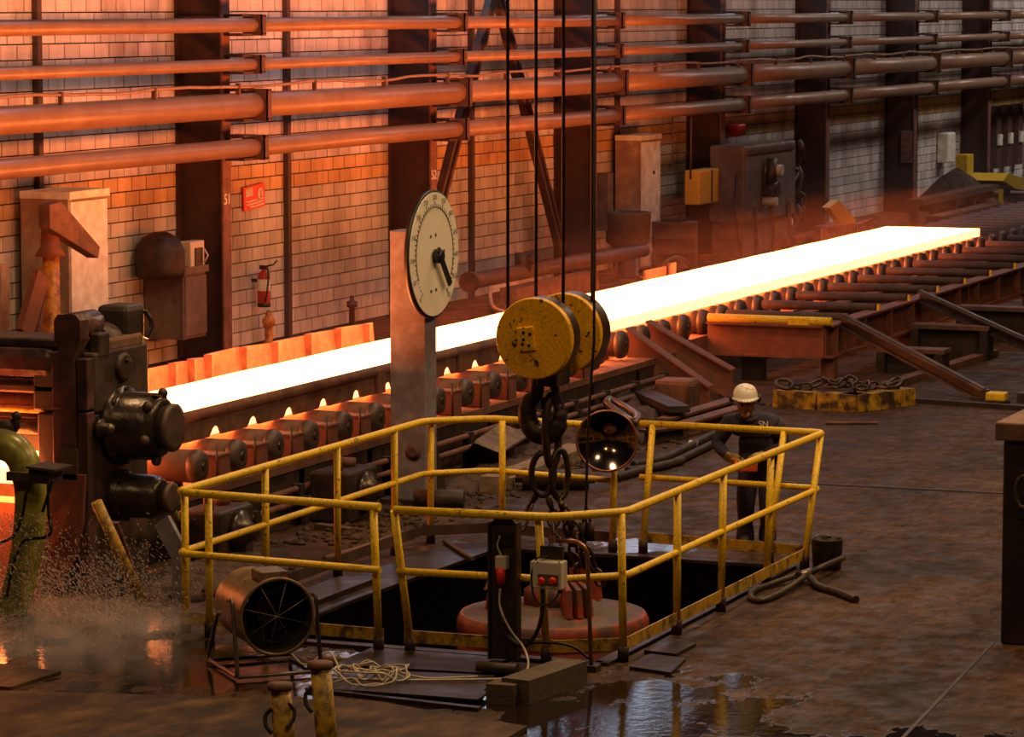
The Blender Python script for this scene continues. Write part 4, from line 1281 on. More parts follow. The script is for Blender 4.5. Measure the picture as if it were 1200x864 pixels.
pr = [(CC.x + math.cos(a) * RC * 0.75, yv, CC.z + math.sin(a) * RC * 0.75) for a in [math.radians(-30 + i * 240 / 40) for i in range(41)]]
mm.tube(pr, 0.006, 4)
mm.build('scale_ring', 'print', t)
mm = MB()
for i in range(49):
    a = math.radians(-50 + i * 280 / 48)
    r0, r1 = RC * 0.76, RC * (0.84 if i % 4 == 0 else 0.80)
    mm.beam((CC.x + math.cos(a) * r0, yv, CC.z + math.sin(a) * r0), (CC.x + math.cos(a) * r1, yv, CC.z + math.sin(a) * r1), 0.006, 0.014, (1, 0.3, 0.2))
mm.build('scale_mark', 'print', t)
for i in range(13):
    a = math.radians(90 + 140 - i * 280 / 12)
    text_part(str((i * 5) % 60 if i else 0) + ('0' if i else ''), 0.075, (CC.x + math.cos(a) * RC * 0.9, yv, CC.z + math.sin(a) * RC * 0.9), (1, 0, 0), (0, 0, 1), 'print_faint', t, 'numeral', 0.002)
hub = CC + Vector((0, -0.02, -0.02))
ha = math.radians(-50)
hd = Vector((math.cos(ha), 0, math.sin(ha)))
MB().lathe(hub, (0, -1, 0), [(0.075, 0), (0.075, 0.07), (0.05, 0.09)], 18).build('hub', 'black', t)
MB().beam(hub + Vector((0, -0.06, 0)) - hd * 0.1, hub + Vector((0, -0.06, 0)) + hd * 0.40, 0.03, 0.06, (-hd.z, 0, hd.x)).build('hand', 'black', t)
for (a, b) in ((-0.11, 0.19), (0.02, 0.2), (-0.1, -0.38), (0.03, -0.37), (0.24, 0.02)):
    MB().lathe((CC.x + a, CC.y - 0.012, CC.z + b), (0, -1, 0), [(0.02, 0), (0.015, 0.012)], 8).build('screw', 'print', t)
MB().box((CC.x - 0.1, CC.y + 0.05, CC.z - 0.4), (CC.x + 0.1, cy0 + 0.002, CC.z + 0.25)).build('mounting_plate', 'dark', t)

# ================================================================== RAILINGS
ZR, ZM, ZTOE = 1.2, 0.69, 0.14


def tube_part(t, pts, r, nm='top_rail', rr=0.12):
    MB().tube(rounded(pts, rr), r, 12).build(nm, 'yellow', t)


def post_part(t, x, y, dx=0, dy=0, ztop=ZR):
    p = MB().cyl((x, y, 0.1), (x + dx, y + dy, ztop - 0.01), 0.032, n=12).build('rail_post', 'yellow', t)
    MB().lathe((x, y, 0), (0, 0, 1), [(0.045, 0), (0.045, 0.12), (0.037, 0.125)], 12).build('post_socket', 'dark', p)


XF, XB, YR, YL = 24.85, 30.42, 9.03, 12.87
t = thing('railing', 'yellow pipe railing round the left half of the pit, ending at the round mirror', 'railing', (27, 12.8, 0), 'pit railings')
A_top = [(24.72, 10.97, ZR), (24.88, YL, ZR), (30.05, YL, ZR), (30.5, 12.35, ZR), (30.35, 11.0, ZR)]
tube_part(t, A_top, 0.034)
tube_part(t, [Vector(p) - Vector((0, 0, ZR - ZM)) for p in A_top[:-1]] + [(30.28, 11.0, ZM)], 0.03, 'mid_rail')
for a, b in (((24.85, 11.0), (24.95, YL)), ((24.95, YL), (30.0, YL)), ((30.0, YL), (30.4, 12.35)), ((30.4, 12.35), (30.3, 11.0))):
    MB().beam((a[0], a[1], ZTOE), (b[0], b[1], ZTOE), 0.012, 0.1).build('toe_board', 'yellow_dull' if a[0] < 24.9 else 'dark_rust', t)
for (x, y, dx, dy) in ((24.82, 11.03, -0.09, 0.0), (24.92, 12.6, 0, 0), (25.02, YL, 0, 0), (26.55, YL, 0, 0), (28.05, YL, 0, 0), (29.35, YL, 0, 0), (30.12, 12.83, 0.02, 0), (30.42, 12.2, 0, 0), (30.25, 11.0, 0.05, 0)):
    post_part(t, x, y, dx, dy)
t = thing('railing', 'yellow pipe railing round the right half of the pit, in front of the worker', 'railing', (27, 9.1, 0), 'pit railings')
B_top = [(24.62, 10.80, ZR), (24.72, 9.5, ZR), (25.2, YR + 0.02, ZR), (28.0, YR + 0.02, ZR), (30.62, YR, ZR), (30.66, 10.87, ZR)]
tube_part(t, B_top, 0.034)
B_mid = [(24.72, 10.82, ZM), (24.82, 9.5, ZM), (25.2, YR + 0.02, ZM), (28.0, YR + 0.02, ZM), (30.5, YR, ZM), (30.6, 10.85, ZM)]
tube_part(t, B_mid, 0.03, 'mid_rail')
for a, b in (((24.86, 10.82), (24.9, 9.5)), ((24.9, 9.5), (25.2, YR + 0.02)), ((25.2, YR + 0.02), (30.2, YR)), ((30.2, YR), (30.4, 10.7))):
    MB().beam((a[0], a[1], ZTOE), (b[0], b[1], ZTOE), 0.012, 0.1).build('toe_board', 'yellow_dull', t)
for (x, y, dx, dy) in ((24.88, 10.78, -0.24, 0.03), (24.92, 9.62, -0.17, 0), (25.17, YR + 0.03, 0, 0.02), (26.45, YR + 0.02, 0, 0), (27.62, YR + 0.02, 0.05, 0), (29.0, YR + 0.04, 0.1, 0), (30.0, YR - 0.01, 0.52, 0.01), (30.18, 9.42, 0.44, 0), (30.33, 10.72, 0.32, 0.02)):
    post_part(t, x, y, dx, dy)

# ================================================================== HOIST BLOCK, HOOK, CHAINS, MAGNET
HX, HY = 27.8, 10.68
t = thing('hoist_block', 'chipped yellow twin-sheave hoist block hanging on four wire ropes', 'hoist block', (HX, HY, 2.0))
zb = P(625, 397, X=27.4).z
RB = 0.355
cy = P(625, 397, X=27.4).y
cy2 = P(668, 393, X=28.2).y
for (x0, x1, c, zc) in ((27.40, 27.64, cy, zb), (28.02, 28.30, cy2, P(672, 391, X=28.02).z)):
    cov = MB().lathe((x0, c, zc), (1, 0, 0), [(RB - 0.01, 0), (RB, 0.015), (RB, 0.06)], 48).build('cover_disc', 'yellow_chip', t)
    MB().lathe((x0 + 0.06, c, zc), (1, 0, 0), [(RB - 0.002, 0), (RB, 0.02), (RB, x1 - x0 - 0.08), (RB - 0.01, x1 - x0 - 0.06)], 48).build('drum_rim', 'sheave', t)
    MB().lathe((x0 + 0.1, c, zc), (1, 0, 0), [(0.30, 0), (0.26, 0.05), (0.30, 0.1)], 32).build('sheave', 'dark', cov)
    if x0 < 27.5:
        MB().box((x0 - 0.03, c - 0.04 + 0.02, zc - 0.11), (x0, c + 0.12 + 0.02, zc + 0.1), Matrix.Rotation(math.radians(-8), 3, 'X'), bev=0.008).build('bearing_plate', 'yellow_chip', cov)
        mm = MB()
        for (a, b) in ((0.08, 0.05), (0.02, 0.04), (0.08, -0.01), (0.03, -0.06), (0.09, -0.05)):
            mm.lathe((x0 - 0.03, c + a, zc + b), (-1, 0, 0), [(0.016, -0.01), (0.016, 0.004)], 8)
        mm.build('bolt_hole', 'black', cov)
zc = zb
MB().box((27.62, HY - 0.06, zc - 0.06), (28.05, HY + 0.06, zc + 0.06)).build('axle_yoke', 'sheave', t)
MB().box((27.66, HY - 0.10, zc - 0.45), (28.0, HY + 0.10, zc + 0.05), bev=0.02).build('hook_housing', 'dark', t)
for k, (px, xq) in enumerate(((595, 27.52), (660, 27.70), (628, 28.12), (694, 28.16))):
    A = P(px, 300, X=xq)
    B = P(px, 392, X=xq)
    MB().tube([(xq, A.y, B.z), (xq, A.y, 9.5)], 0.016, 8).build('wire_rope', 'rope', t)
hz = P(640, 440, X=HX).z
# the hook
t = thing('crane_hook', 'big dark forged hook below the yellow hoist block', 'hook', (HX, HY, hz))
ringc = P(638, 485, X=HX)
pts, rs = [], []
c = Vector((HX, P(637, 480, X=HX).y, P(637, 482, X=HX).z))
up = P(640, 432, X=HX)
pts += [Vector((HX, c.y - 0.02, hz + 0.12)), Vector((HX, c.y - 0.01, hz + 0.02)), Vector((HX, c.y + 0.05, hz - 0.06))]
rs += [0.055, 0.06, 0.065]
for i in range(12):
    a = math.radians(62 - i * 25)
    r = 0.155
    # opens towards the right of the picture (-Y)
    pts.append(c + Vector((0, r * math.cos(a), r * 1.2 * math.sin(a) - 0.02)))
    rs.append(0.065 + 0.03 * math.sin(math.pi * i / 11) - (0.04 * max(0, i - 8) / 3))
MB().tube(wavy(pts, 3), [rs[min(len(rs) - 1, i // 3)] for i in range((len(pts) - 1) * 3 + 1)], 14).build('hook_body', 'hook', t)
MB().beam((HX, c.y - 0.17, c.z + 0.02), (HX, c.y - 0.06, hz + 0.02), 0.05, 0.06, (0, 1, 0.2)).build('safety_latch', 'dark', t)
# ring and four chain legs
t = thing('chain_sling', 'four-leg chain sling with oval rings between the hook and the red magnet', 'chain', (HX, HY, 0.2))
def oval(c, ry, rz, r, tilt=0.0, n=18):
    c = Vector(c)
    R_ = Matrix.Rotation(tilt, 3, 'Z')
    return MB().tube([c + R_ @ Vector((0, math.cos(2 * math.pi * i / n) * ry, math.sin(2 * math.pi * i / n) * rz)) for i in range(n)], r, 10, closed=True)


oval(P(647, 505, X=HX), 0.085, 0.32, 0.036, 1.2).build('master_ring', 'chain', t)
oval(P(636, 556, X=HX), 0.10, 0.19, 0.028, 0.3).build('oval_ring', 'chain', t)
oval(P(656, 556, X=HX + 0.05), 0.09, 0.22, 0.028, 1.0).build('oval_ring', 'chain', t)
ZMAG = -0.10
mc = Vector((27.8, P(648, 700, X=27.8).y, ZMAG))
legs = [((631, 575), (622, 592), (603, 650), (27.3, mc.y + 0.42)), ((640, 578), (648, 600), (655, 640), (27.45, mc.y - 0.2)),
        ((655, 585), (661, 600), (668, 660), (28.2, mc.y - 0.1)), ((660, 590), (664, 600), (676, 650), (27.9, mc.y - 0.42))]
for k, (a, b, c_, e) in enumerate(legs):
    A, B = P(a[0], a[1], X=HX), P(b[0], b[1], X=HX)
    MB().tube([A, A.lerp(B, 0.5), B], [0.018, 0.03, 0.02], 8).build('shackle', 'chain', t)
    E_ = Vector((e[0], e[1], ZMAG + 0.22))
    chain(t, [B, E_])
# the electromagnet
t = thing('lifting_magnet', 'round red lifting magnet hanging in the pit below the chains', 'magnet', mc + Vector((0, 0, -0.5)))
MR = 0.85
MB().lathe(mc + Vector((0, 0, -0.5)), (0, 0, 1), [(MR * 0.97, 0), (MR, 0.03), (MR, 0.2), (MR - 0.015, 0.22), (MR - 0.015, 0.25), (MR, 0.27), (MR, 0.40), (MR - 0.02, 0.44), (MR * 0.96, 0.46)], 56).build('body', 'magnet', t)
MB().lathe(mc + Vector((0, 0, -0.045)), (0, 0, 1), [(MR * 0.96, 0), (MR * 0.9, 0.015), (MR * 0.5, 0.05), (MR * 0.48, 0.08), (0.02, 0.085)], 48, False).build('top_plate', 'magnet_top', t)
for q in range(3):
    a = math.radians(105 + q * 120)
    for s in (-1, 0, 1):
        aa = a + s * 0.17
        R_ = Matrix.Rotation(aa, 3, 'Z')
        m_ = MB()
        m_.add([mc + R_ @ Vector(p) for p in ((0.36, -0.025, 0), (0.6, -0.025, 0), (0.56, -0.025, 0.24), (0.38, -0.025, 0.3), (0.36, 0.025, 0), (0.6, 0.025, 0), (0.56, 0.025, 0.24), (0.38, 0.025, 0.3))],
               [(0, 1, 2, 3), (7, 6, 5, 4), (0, 4, 5, 1), (1, 5, 6, 2), (2, 6, 7, 3), (3, 7, 4, 0)])
        m_.build('lug_rib', 'magnet', t)
MB().lathe(mc, (0, 0, 1), [(0.26, 0), (0.26, 0.16), (0.2, 0.2)], 24).build('centre_boss', 'magnet', t)
# power cord down from the crane
t = thing('magnet_cord', 'black power cord hanging from above down to the magnet', 'cord', (28.0, 10.3, 0.2))
A = P(697, 100, X=27.95)
top = Vector((27.95, A.y, 9.5))
p1 = P(695, 400, X=27.95)
pts = [top, Vector((27.95, A.y, p1.z)), P(691, 470, X=27.95), P(688, 540, X=27.95), P(687, 590, X=27.95), P(686, 640, X=27.95), P(690, 700, X=27.95)]
MB().tube([top, pts[1]] + wavy(pts[1:], 5)[1:], 0.013, 8).build('cord_run', 'cable_black', t)
for dx in (-4, 5):
    a, b = P(687 + dx, 612, X=27.95), P(687 + dx, 634, X=27.95)
    MB().cyl(a, b, 0.035, n=10).build('connector', 'dark', t)
    MB().tube([P(687, 590, X=27.95), a], 0.01, 6).build('cord_tail', 'cable_black', t)

# round mirror on the end post
t = thing('round_mirror', 'round tarnished mirror with a coppery rim above the railing end', 'mirror', (30.3, 11.05, 1.2))
mcx = P(711, 517, X=30.1)
nrm = Vector((-0.94, -0.34, 0.10)).normalized()
RM = 0.285
MB().lathe(mcx, nrm, [(RM, -0.04), (RM + 0.012, -0.02), (RM + 0.012, 0.01), (RM - 0.005, 0.014), (RM - 0.012, 0.0)], 40, False).build('rim', 'copper', t)
pf = []
for i in range(9):
    r = RM * (1 - i / 8.0)
    pf.append((max(r - 0.01, 0.001), 0.0 - 0.12 * (1 - (r / RM) ** 2)))
MB().lathe(mcx, nrm, pf, 40, False).build('mirror_bowl', 'mirror', t)
MB().cyl(mcx - nrm * 0.12, (30.31, 11.0, 1.2), 0.02, n=8).build('stem', 'dark', t)

# ================================================================== SOCKET POST, SWITCH BOX, CABLES
YS = P(590, 757, X=24.72).y
t = thing('socket_post', 'black-brown flat post with a red plug at the near railing', 'post', (24.72, YS, 0))
zt = P(590, 605, X=24.7).z
MB().prism([(24.72, YS + 0.11, 0.04), (24.72, YS - 0.11, 0.04), (24.72, YS - 0.11, zt - 0.08)] + [(24.72, YS + 0.11 * math.cos(a), zt - 0.10 + 0.10 * math.sin(a)) for a in [math.pi * (8 - i) / 8 for i in range(9)]], (0.05, 0, 0)).build('board', 'socket_post', t)
for s in (-1, 1):
    MB().box((24.69, YS + s * 0.115 - 0.008, 0.04), (24.79, YS + s * 0.115 + 0.008, zt - 0.05)).build('side_strip', 'socket_post', t)
a, b = P(581, 625, X=24.7), P(600, 640, X=24.7)
MB().box((24.70, b.y, b.z), (24.72, a.y, a.z)).build('slot_plate', 'black', t)
a, b = P(582, 651, X=24.68), P(595, 668, X=24.68)
s_ = MB().box((24.64, b.y, b.z), (24.72, a.y, a.z), bev=0.01).build('socket', 'cream_box', t)
a = P(587, 668, X=24.66)
MB().cyl(a + Vector((0, 0, 0.02)), a + Vector((0, 0, -0.11)), 0.042, 0.034, n=14).build('plug', 'red', s_)
MB().tube(wavy([P(586, 628, X=24.7), P(583, 640, X=24.69), P(588, 652, X=24.68)]), 0.007, 6).build('short_lead', 'cable_white', t)
t = thing('switch_case', 'cream switch case with two red knobs on the near railing', 'switch', P(642, 690, X=24.7))
a, b = P(624, 656, X=24.66), P(661, 691, X=24.66)
MB().box((24.60, b.y, b.z), (24.74, a.y, a.z), bev=0.012).build('case', 'cream_box', t)
c0, c1 = P(630, 673, X=24.59), P(654, 687, X=24.59)
MB().box((24.592, c1.y, c1.z), (24.602, c0.y, c0.z)).build('label_panel', 'print', t)
for px in (635, 648):
    c_ = P(px, 681, X=24.59)
    MB().lathe(c_, (-1, 0, 0), [(0.032, 0), (0.03, 0.02), (0.02, 0.035)], 14).build('knob', 'red', t)
for px in (630, 655):
    MB().ball(P(px, 659, X=24.6), 0.007, 8, 6).build('screw', 'black', t)
a, b = P(633, 640, X=24.72), P(659, 656, X=24.72)
MB().box((24.72, b.y, b.z), (24.76, a.y, a.z)).build('backing_bracket', 'dark', t)
MB().cyl(P(647, 632, X=24.68), P(647, 632, X=24.8), 0.035, n=12).build('gland', 'rust', t)
t = thing('conduit_pipe', 'bent brown conduit dropping from the switch case to the floor', 'conduit', P(694, 782, X=24.75))
pts = [P(652, 634, X=24.72), P(676, 634, X=24.72), P(688, 644, X=24.72), P(690, 700, X=24.72), P(693, 778, X=24.72)]
pts[-1].z = 0.03
MB().tube(rounded(pts, 0.08), 0.017, 8).build('conduit_run', 'copper', t)
MB().box((pts[-1].x - 0.06, pts[-1].y - 0.06, 0.0), (pts[-1].x + 0.06, pts[-1].y + 0.04, 0.05)).build('foot_box', 'dark', t)
single('black_lead', 'thick black lead looping from the switch case to the socket post foot', 'cable',
       MB().tube(wavy([P(636, 690, X=24.66), P(635, 720, X=24.62), P(627, 745, X=24.6), P(612, 757, X=24.58), P(597, 748, X=24.6), P(592, 738, X=24.66)]), 0.017, 8), 'cable_black', P(612, 757, X=24.58))
single('thin_lead', 'thin black lead curving round the left side of the switch case', 'cable',
       MB().tube(wavy([P(641, 652, X=24.66), P(628, 656, X=24.62), P(623, 675, X=24.6), P(626, 700, X=24.6), P(638, 710, X=24.6), P(652, 700, X=24.66), P(655, 692, X=24.68)]), 0.008, 6), 'cable_black', P(638, 710, X=24.6))
single('floor_lead', 'black lead lying over the pit edge towards the conduit foot', 'cable',
       MB().tube(wavy([P(612, 757, X=24.62), P(632, 753, X=24.7), P(668, 757, X=24.7), P(690, 772, X=24.74)]), 0.012, 6), 'cable_black', P(632, 753, X=24.7))
pts = [P(586, 690, X=24.64), P(586, 712, X=24.62), P(598, 738, X=24.55), P(614, 760, X=24.45), P(619, 780, X=24.2), P(610, 793, z=0.05), P(580, 796, z=0.045), P(520, 797, z=0.045), P(460, 797, z=0.045), P(380, 795, z=0.02)]
single('white_lead', 'thin white lead running from the red plug down and along the floor', 'cable', MB().tube(wavy(pts), 0.009, 6), 'cable_white', pts[5])
pts = []
random.seed(11)
for i in range(70):
    a = i * 0.55
    c_ = P(420 + 0.55 * i, 797 - 0.05 * i, z=0.05)
    rr = 0.26 if i < 34 else 0.14
    pts.append((c_.x + rr * math.cos(a) * random.uniform(0.7, 1.3), c_.y + rr * 1.0 * math.sin(a) * random.uniform(0.7, 1.4), 0.05 + 0.10 * random.random()))
a = P(395, 790, z=0.03)
pts = [P(375, 800, z=0.03), a] + pts + [P(500, 795, z=0.05), P(560, 793, z=0.05)]
single('cable_coil', 'loose coil of pale cable lying on the floor plates', 'cable', MB().tube(wavy(pts, 3), 0.008, 5), 'cable_white', P(440, 797, z=0))
# timber baulk
t = thing('timber_baulk', 'dark oily timber baulk lying on the floor before the pit', 'timber', P(635, 815, z=0))
a, b = P(604, 824, z=0), P(672, 800, z=0)
MB().beam((a.x, a.y, 0.09), (b.x, b.y, 0.09), 0.24, 0.18).build('baulk', 'timber', t)
a2 = P(594, 826, z=0)
MB().box((a2.x - 0.02, a2.y - 0.06, 0), (a2.x + 0.2, a2.y + 0.16, 0.15)).build('end_block', 'timber', t)
single('dark_roll', 'short dark round bar lying behind the timber baulk', 'bar', MB().cyl(P(560, 782, z=0.05), P(606, 786, z=0.05), 0.05, n=12), 'dark', P(580, 785, z=0))
single('flat_sheet', 'thin bent steel sheet lying under the pale cable coil', 'sheet', MB().prism([P(425, 812, z=0.03), P(560, 822, z=0.03), P(575, 812, z=0.03), P(440, 802, z=0.03)], (0, 0, 0.015)), 'plate', P(500, 812, z=0.03))

# ================================================================== FAN
t = thing('drum_fan', 'brown drum fan on a bent tube stand beside the railing', 'fan', P(300, 790, z=0))
fc = P(325, 723, X=23.6)                       # centre of the near opening
ax = Vector((-0.72, -0.69, 0.0)).normalized()  # direction the fan blows, towards us and right
fr = 0.29
ln = 0.74
MB().lathe(fc - ax * ln, ax, [(fr * 0.9, -0.06), (fr * 0.97, 0.0), (fr * 0.99, 0.1), (fr, ln * 0.9), (fr * 1.02, ln * 0.92), (fr * 1.04, ln)], 44, False).build('drum', 'fan', t)
MB().lathe(fc, -ax, [(fr * 0.985, 0.0), (fr * 0.96, ln * 0.5), (fr * 0.9, ln), (0.02, ln + 0.05)], 44, False).build('inner_drum', 'fan_in', t)
MB().lathe(fc, ax, [(fr * 1.04, -0.02), (fr * 1.07, -0.01), (fr * 1.07, 0.012), (fr * 0.985, 0.014), (fr * 0.985, -0.01)], 44, False).build('front_ring', 'fan', t)
s1 = ax.orthogonal().normalized()
s2 = ax.cross(s1)
for q in range(4):
    a = q * math.pi / 4 + 0.35
    d = s1 * math.cos(a) + s2 * math.sin(a)
    MB().cyl(fc + d * fr, fc - d * fr, 0.0035, n=5).build('guard_wire', 'tube', t)
for r in (0.1, 0.2, 0.29):
    MB().tube([fc + (s1 * math.cos(2 * math.pi * i / 28) + s2 * math.sin(2 * math.pi * i / 28)) * r for i in range(28)], 0.002, 4, closed=True).build('guard_ring', 'tube_dark', t)
MB().cyl(fc - ax * 0.5, fc - ax * 0.28, 0.09, n=14).build('motor', 'dark', t)
for q in range(5):
    a = q * 2 * math.pi / 5
    d = s1 * math.cos(a) + s2 * math.sin(a)
    e = ax.cross(d)
    b0 = fc - ax * 0.36
    MB().prism([b0 + d * 0.06 + e * 0.04, b0 + d * 0.28 + e * 0.09 + ax * 0.05, b0 + d * 0.28 - e * 0.07 - ax * 0.05, b0 + d * 0.06 - e * 0.03], ax * 0.008).build('blade', 'dark', t)
top = fc - ax * 0.16 + Vector((0, 0, fr))
MB().box((top.x - 0.13, top.y - 0.1, top.z - 0.02), (top.x + 0.13, top.y + 0.12, top.z + 0.06), Matrix.Rotation(math.atan2(ax.y, ax.x), 3, 'Z'), bev=0.01).build('terminal_box', 'fan', t)
hd_ = fc - ax * 0.42 + Vector((0, 0, fr + 0.01))
MB().tube([hd_ + s * 1.0 for s in (Vector((0.06, 0, -.02)), Vector((0.06, 0, .02)), Vector((-.06, 0, .02)), Vector((-.06, 0, -.02)))], 0.01, 6).build('lifting_eye', 'tube_dark', t)
# stand: two bent tube frames
side = Vector((-ax.y, ax.x, 0)).normalized()
if side.dot(Vector((-0.37, 0.93, 0))) < 0:
    side = -side
for s in (1, -1):
    c1 = fc + side * s * (fr + 0.05)
    f0, b0 = c1 - ax * 0.18, c1 - ax * 0.38
    pts = [f0 + Vector((0, 0, 0.10)), f0 + ax * 0.02 + Vector((0, 0, 0.06))]
    lo = Vector((c1.x, c1.y, 0.03)) + ax * 0.05
    lb = Vector((c1.x, c1.y, 0.03)) - ax * 0.75
    pts = [Vector((f0.x, f0.y, fc.z + 0.12)), Vector((f0.x, f0.y, fc.z + 0.14)) + ax * 0.10, lo, lb, Vector((b0.x, b0.y, fc.z - 0.05)) - ax * 0.1, b0]
    MB().tube(rounded(pts, 0.07), 0.017, 8).build('stand_tube', 'tube' if s == 1 else 'tube_dark', t)
A = Vector((fc.x, fc.y, 0.03)) + ax * 0.05
MB().cyl(A + side * (fr + 0.05), A - side * (fr + 0.05), 0.015, n=8).build('stand_cross_tube', 'tube', t)
MB().cyl(A + side * (fr + 0.05) - ax * 0.75, A - side * (fr + 0.05) - ax * 0.75, 0.015, n=8).build('stand_cross_tube', 'tube_dark', t)
p_ = fc + Vector((0, 0, -fr))
MB().tube(wavy([p_ + ax * 0.0 - side * 0.1, p_ + ax * 0.03 - side * 0.22 + Vector((0, 0, -0.1)), p_ - side * 0.42 + Vector((0, 0, -0.02)), P(400, 790, z=0.03)]), 0.009, 6).build('power_lead', 'cable_white', t)

# ================================================================== BOLLARDS (foreground)
for k, (px, pyt, h, rr, lab) in enumerate(((325, 803, 0.75, 0.075, 'shorter worn yellow pipe bollard in the foreground'), (372, 778, 0.9, 0.075, 'taller worn yellow pipe bollard in the foreground'))):
    zt = h
    A = P(px + 3, pyt, z=zt)
    B = A + Vector((0.03 - 0.02 * k, -0.05 - 0.03 * k, -zt))
    t = thing('bollard', lab, 'bollard', B, 'yellow bollards')
    MB().cyl(B, A, rr, rr * 0.92, 18).build('pipe', 'yellow_dull', t)
    MB().lathe(A, (0, 0, 1), [(rr * 1.12, -0.03), (rr * 1.15, -0.01), (rr * 1.1, 0.012), (rr * 0.5, 0.02)], 20).build('cap', 'rust', t)
    for q, (s, dz) in enumerate(((1, 0.2), (-1, 0.16))):
        ys = Vector((-0.37, 0.93, 0)) * s * (rr + 0.01)
        f_ = Vector((-0.93, -0.37, 0))
        c_ = A + Vector((0, 0, -dz))
        if k == 1 and s == -1:
            continue
        MB().tube(wavy([c_ + ys * 0.6 + f_ * 0.04 + Vector((0, 0, 0.05)), c_ + ys * 1.1 + f_ * 0.03, c_ + ys * 1.05 + f_ * 0.05 + Vector((0, 0, -0.06)), c_ + ys * 0.6 + f_ * 0.07 + Vector((0, 0, -0.11))]), 0.014, 6).build('hook_loop', 'dark', t)

# ================================================================== FLOOR ITEMS, RIGHT
bp_ = P(969, 667, z=0)
t = thing('metal_bucket', 'dented dark metal bucket behind the railing corner', 'bucket', bp_)
MB().lathe(bp_, (0, 0, 1), [(0.125, 0), (0.13, 0.01), (0.145, 0.27), (0.15, 0.285), (0.14, 0.285), (0.12, 0.04)], 24, False).build('shell', 'dark', t)
MB().lathe(bp_ + Vector((0, 0, 0.03)), (0, 0, 1), [(0.12, 0), (0.12, 0.06)], 20).build('contents', 'rubble', t)
MB().tube([bp_ + Vector((0.14 * math.cos(a), 0.14 * math.sin(a), 0.28 + 0.02 * math.sin(2 * a))) for a in [math.pi * i / 10 for i in range(11)]], 0.005, 5).build('bail', 'tube', t)
t = thing('rope_sling', 'greasy wire rope sling lying on the floor by the railing', 'rope sling', P(940, 680, z=0))
loop = wavy([P(938, 673, z=0.06), P(908, 683, z=0.04), P(884, 692, z=0.03), P(880, 700, z=0.03), P(893, 704, z=0.03), P(920, 692, z=0.04), P(943, 676, z=0.07)], 6)
MB().tube(loop, 0.027, 8).build('loop', 'sling', t)
MB().cyl(P(936, 676, z=0.07), P(950, 671, z=0.08), 0.045, n=12).build('ferrule', 'tube', t)
MB().tube(wavy([P(948, 672, z=0.08), P(965, 664, z=0.13), P(988, 654, z=0.12)]), 0.028, 8).build('stiff_end', 'sling', t)
MB().tube(wavy([P(950, 678, z=0.05), P(960, 688, z=0.03), P(980, 694, z=0.03), P(1003, 703, z=0.03)]), 0.036, 8).build('thick_end', 'sling', t)
# big dark box at the right edge
rb = P(1172, 755, z=0)
t = thing('steel_box', 'tall dark steel box with a rusty top at the right edge', 'box', rb)
MB().box((rb.x, rb.y - 1.6, 0), (rb.x + 1.4, rb.y, 1.68), bev=0.02).build('body', 'ingot', t)
MB().box((rb.x - 0.05, rb.y - 1.65, 1.68), (rb.x + 1.45, rb.y + 0.06, 1.83), bev=0.015).build('top_plate', 'block_top', t)
MB().box((rb.x + 0.1, rb.y - 0.3, 1.83), (rb.x + 0.5, rb.y - 0.2, 1.86)).build('top_strip', 'dark', t)
A = P(1197, 576, X=rb.x)
MB().tube([A + Vector((-0.02, 0.06 * math.cos(2 * math.pi * i / 12) - 0.02, 0.13 * math.sin(2 * math.pi * i / 12))) for i in range(12)], 0.02, 6, closed=True).build('lifting_eye', 'mill_dark', t)
MB().box((rb.x - 0.02, A.y - 0.12, A.z - 0.22), (rb.x, A.y + 0.05, A.z + 0.2)).build('eye_plate', 'ingot', t)

# ================================================================== SCRAP BEHIND THE PIT
def slabpiece(name, lab, cat, poly, h, mm, z0=0.0):
    pts = [Vector((p[0], p[1], z0)) for p in poly]
    return single(name, lab, cat, MB().prism(pts, (0, 0, h)), mm, pts[0])


def G(px, py):
    p = P(px, py, z=0)
    return (p.x, p.y)


single('stone_slab', 'flat pale stone slab lying behind the hoist hook', 'slab', MB().prism([(40.2, 15.0 - .55, 0), (41.6, 14.15, 0), (42.0, 14.5, 0), (40.6, 14.9, 0)], (0, 0, 0.12)), 'concrete', (40.5, 14.5, 0))
t = thing('tilted_plate', 'tilted dark steel plate with a pale back, left of the hook', 'plate', (35.6, 14.3, 0))
a, b, c_, d = P(543, 535, z=0.1), P(556, 520, z=0.4), P(586, 530, z=0.3), P(583, 552, z=0.02)
MB().prism([a, b, c_, d], (0.06, 0.02, 0.02)).build('sheet', 'dark', t)
MB().prism([P(556, 519, z=0.42), P(585, 500, z=0.42), P(620, 512, z=0.2), P(588, 532, z=0.3)], (0.05, 0.0, 0.03)).build('top_sheet', 'concrete', t)
t = thing('timber_post_offcut', 'square wooden offcut standing behind the railing', 'timber', P(570, 577, z=0))
p = P(570, 577, z=0)
MB().box((p.x, p.y - 0.11, 0), (p.x + 0.9, p.y + 0.08, 0.17)).build('block', 'timber_cut', t)
single('long_plank', 'long pale plank lying on the floor behind the chains', 'plank', MB().beam(P(585, 566, z=0.06), P(684, 524, z=0.06), 0.3, 0.12), 'timber_cut', P(640, 545, z=0))
t = thing('steel_roll', 'dark steel roll lying behind the back rail', 'roll', P(650, 570, z=0))
MB().cyl(P(612, 562, z=0.11), P(690, 562, z=0.11), 0.11, n=16).build('barrel', 'dark', t)
MB().cyl(P(604, 561, z=0.11), P(697, 562, z=0.11), 0.045, n=12).build('shaft', 'grease', t)
single('round_log', 'short dark log lying beside the clock post foot', 'log', MB().lathe((32.3, 13.4, 0.1), (0.3, -1, 0), [(0.1, -0.5), (0.11, -0.2), (0.11, 0), (0.10, 0.02)], 14), 'dark', (32.3, 13.4, 0))
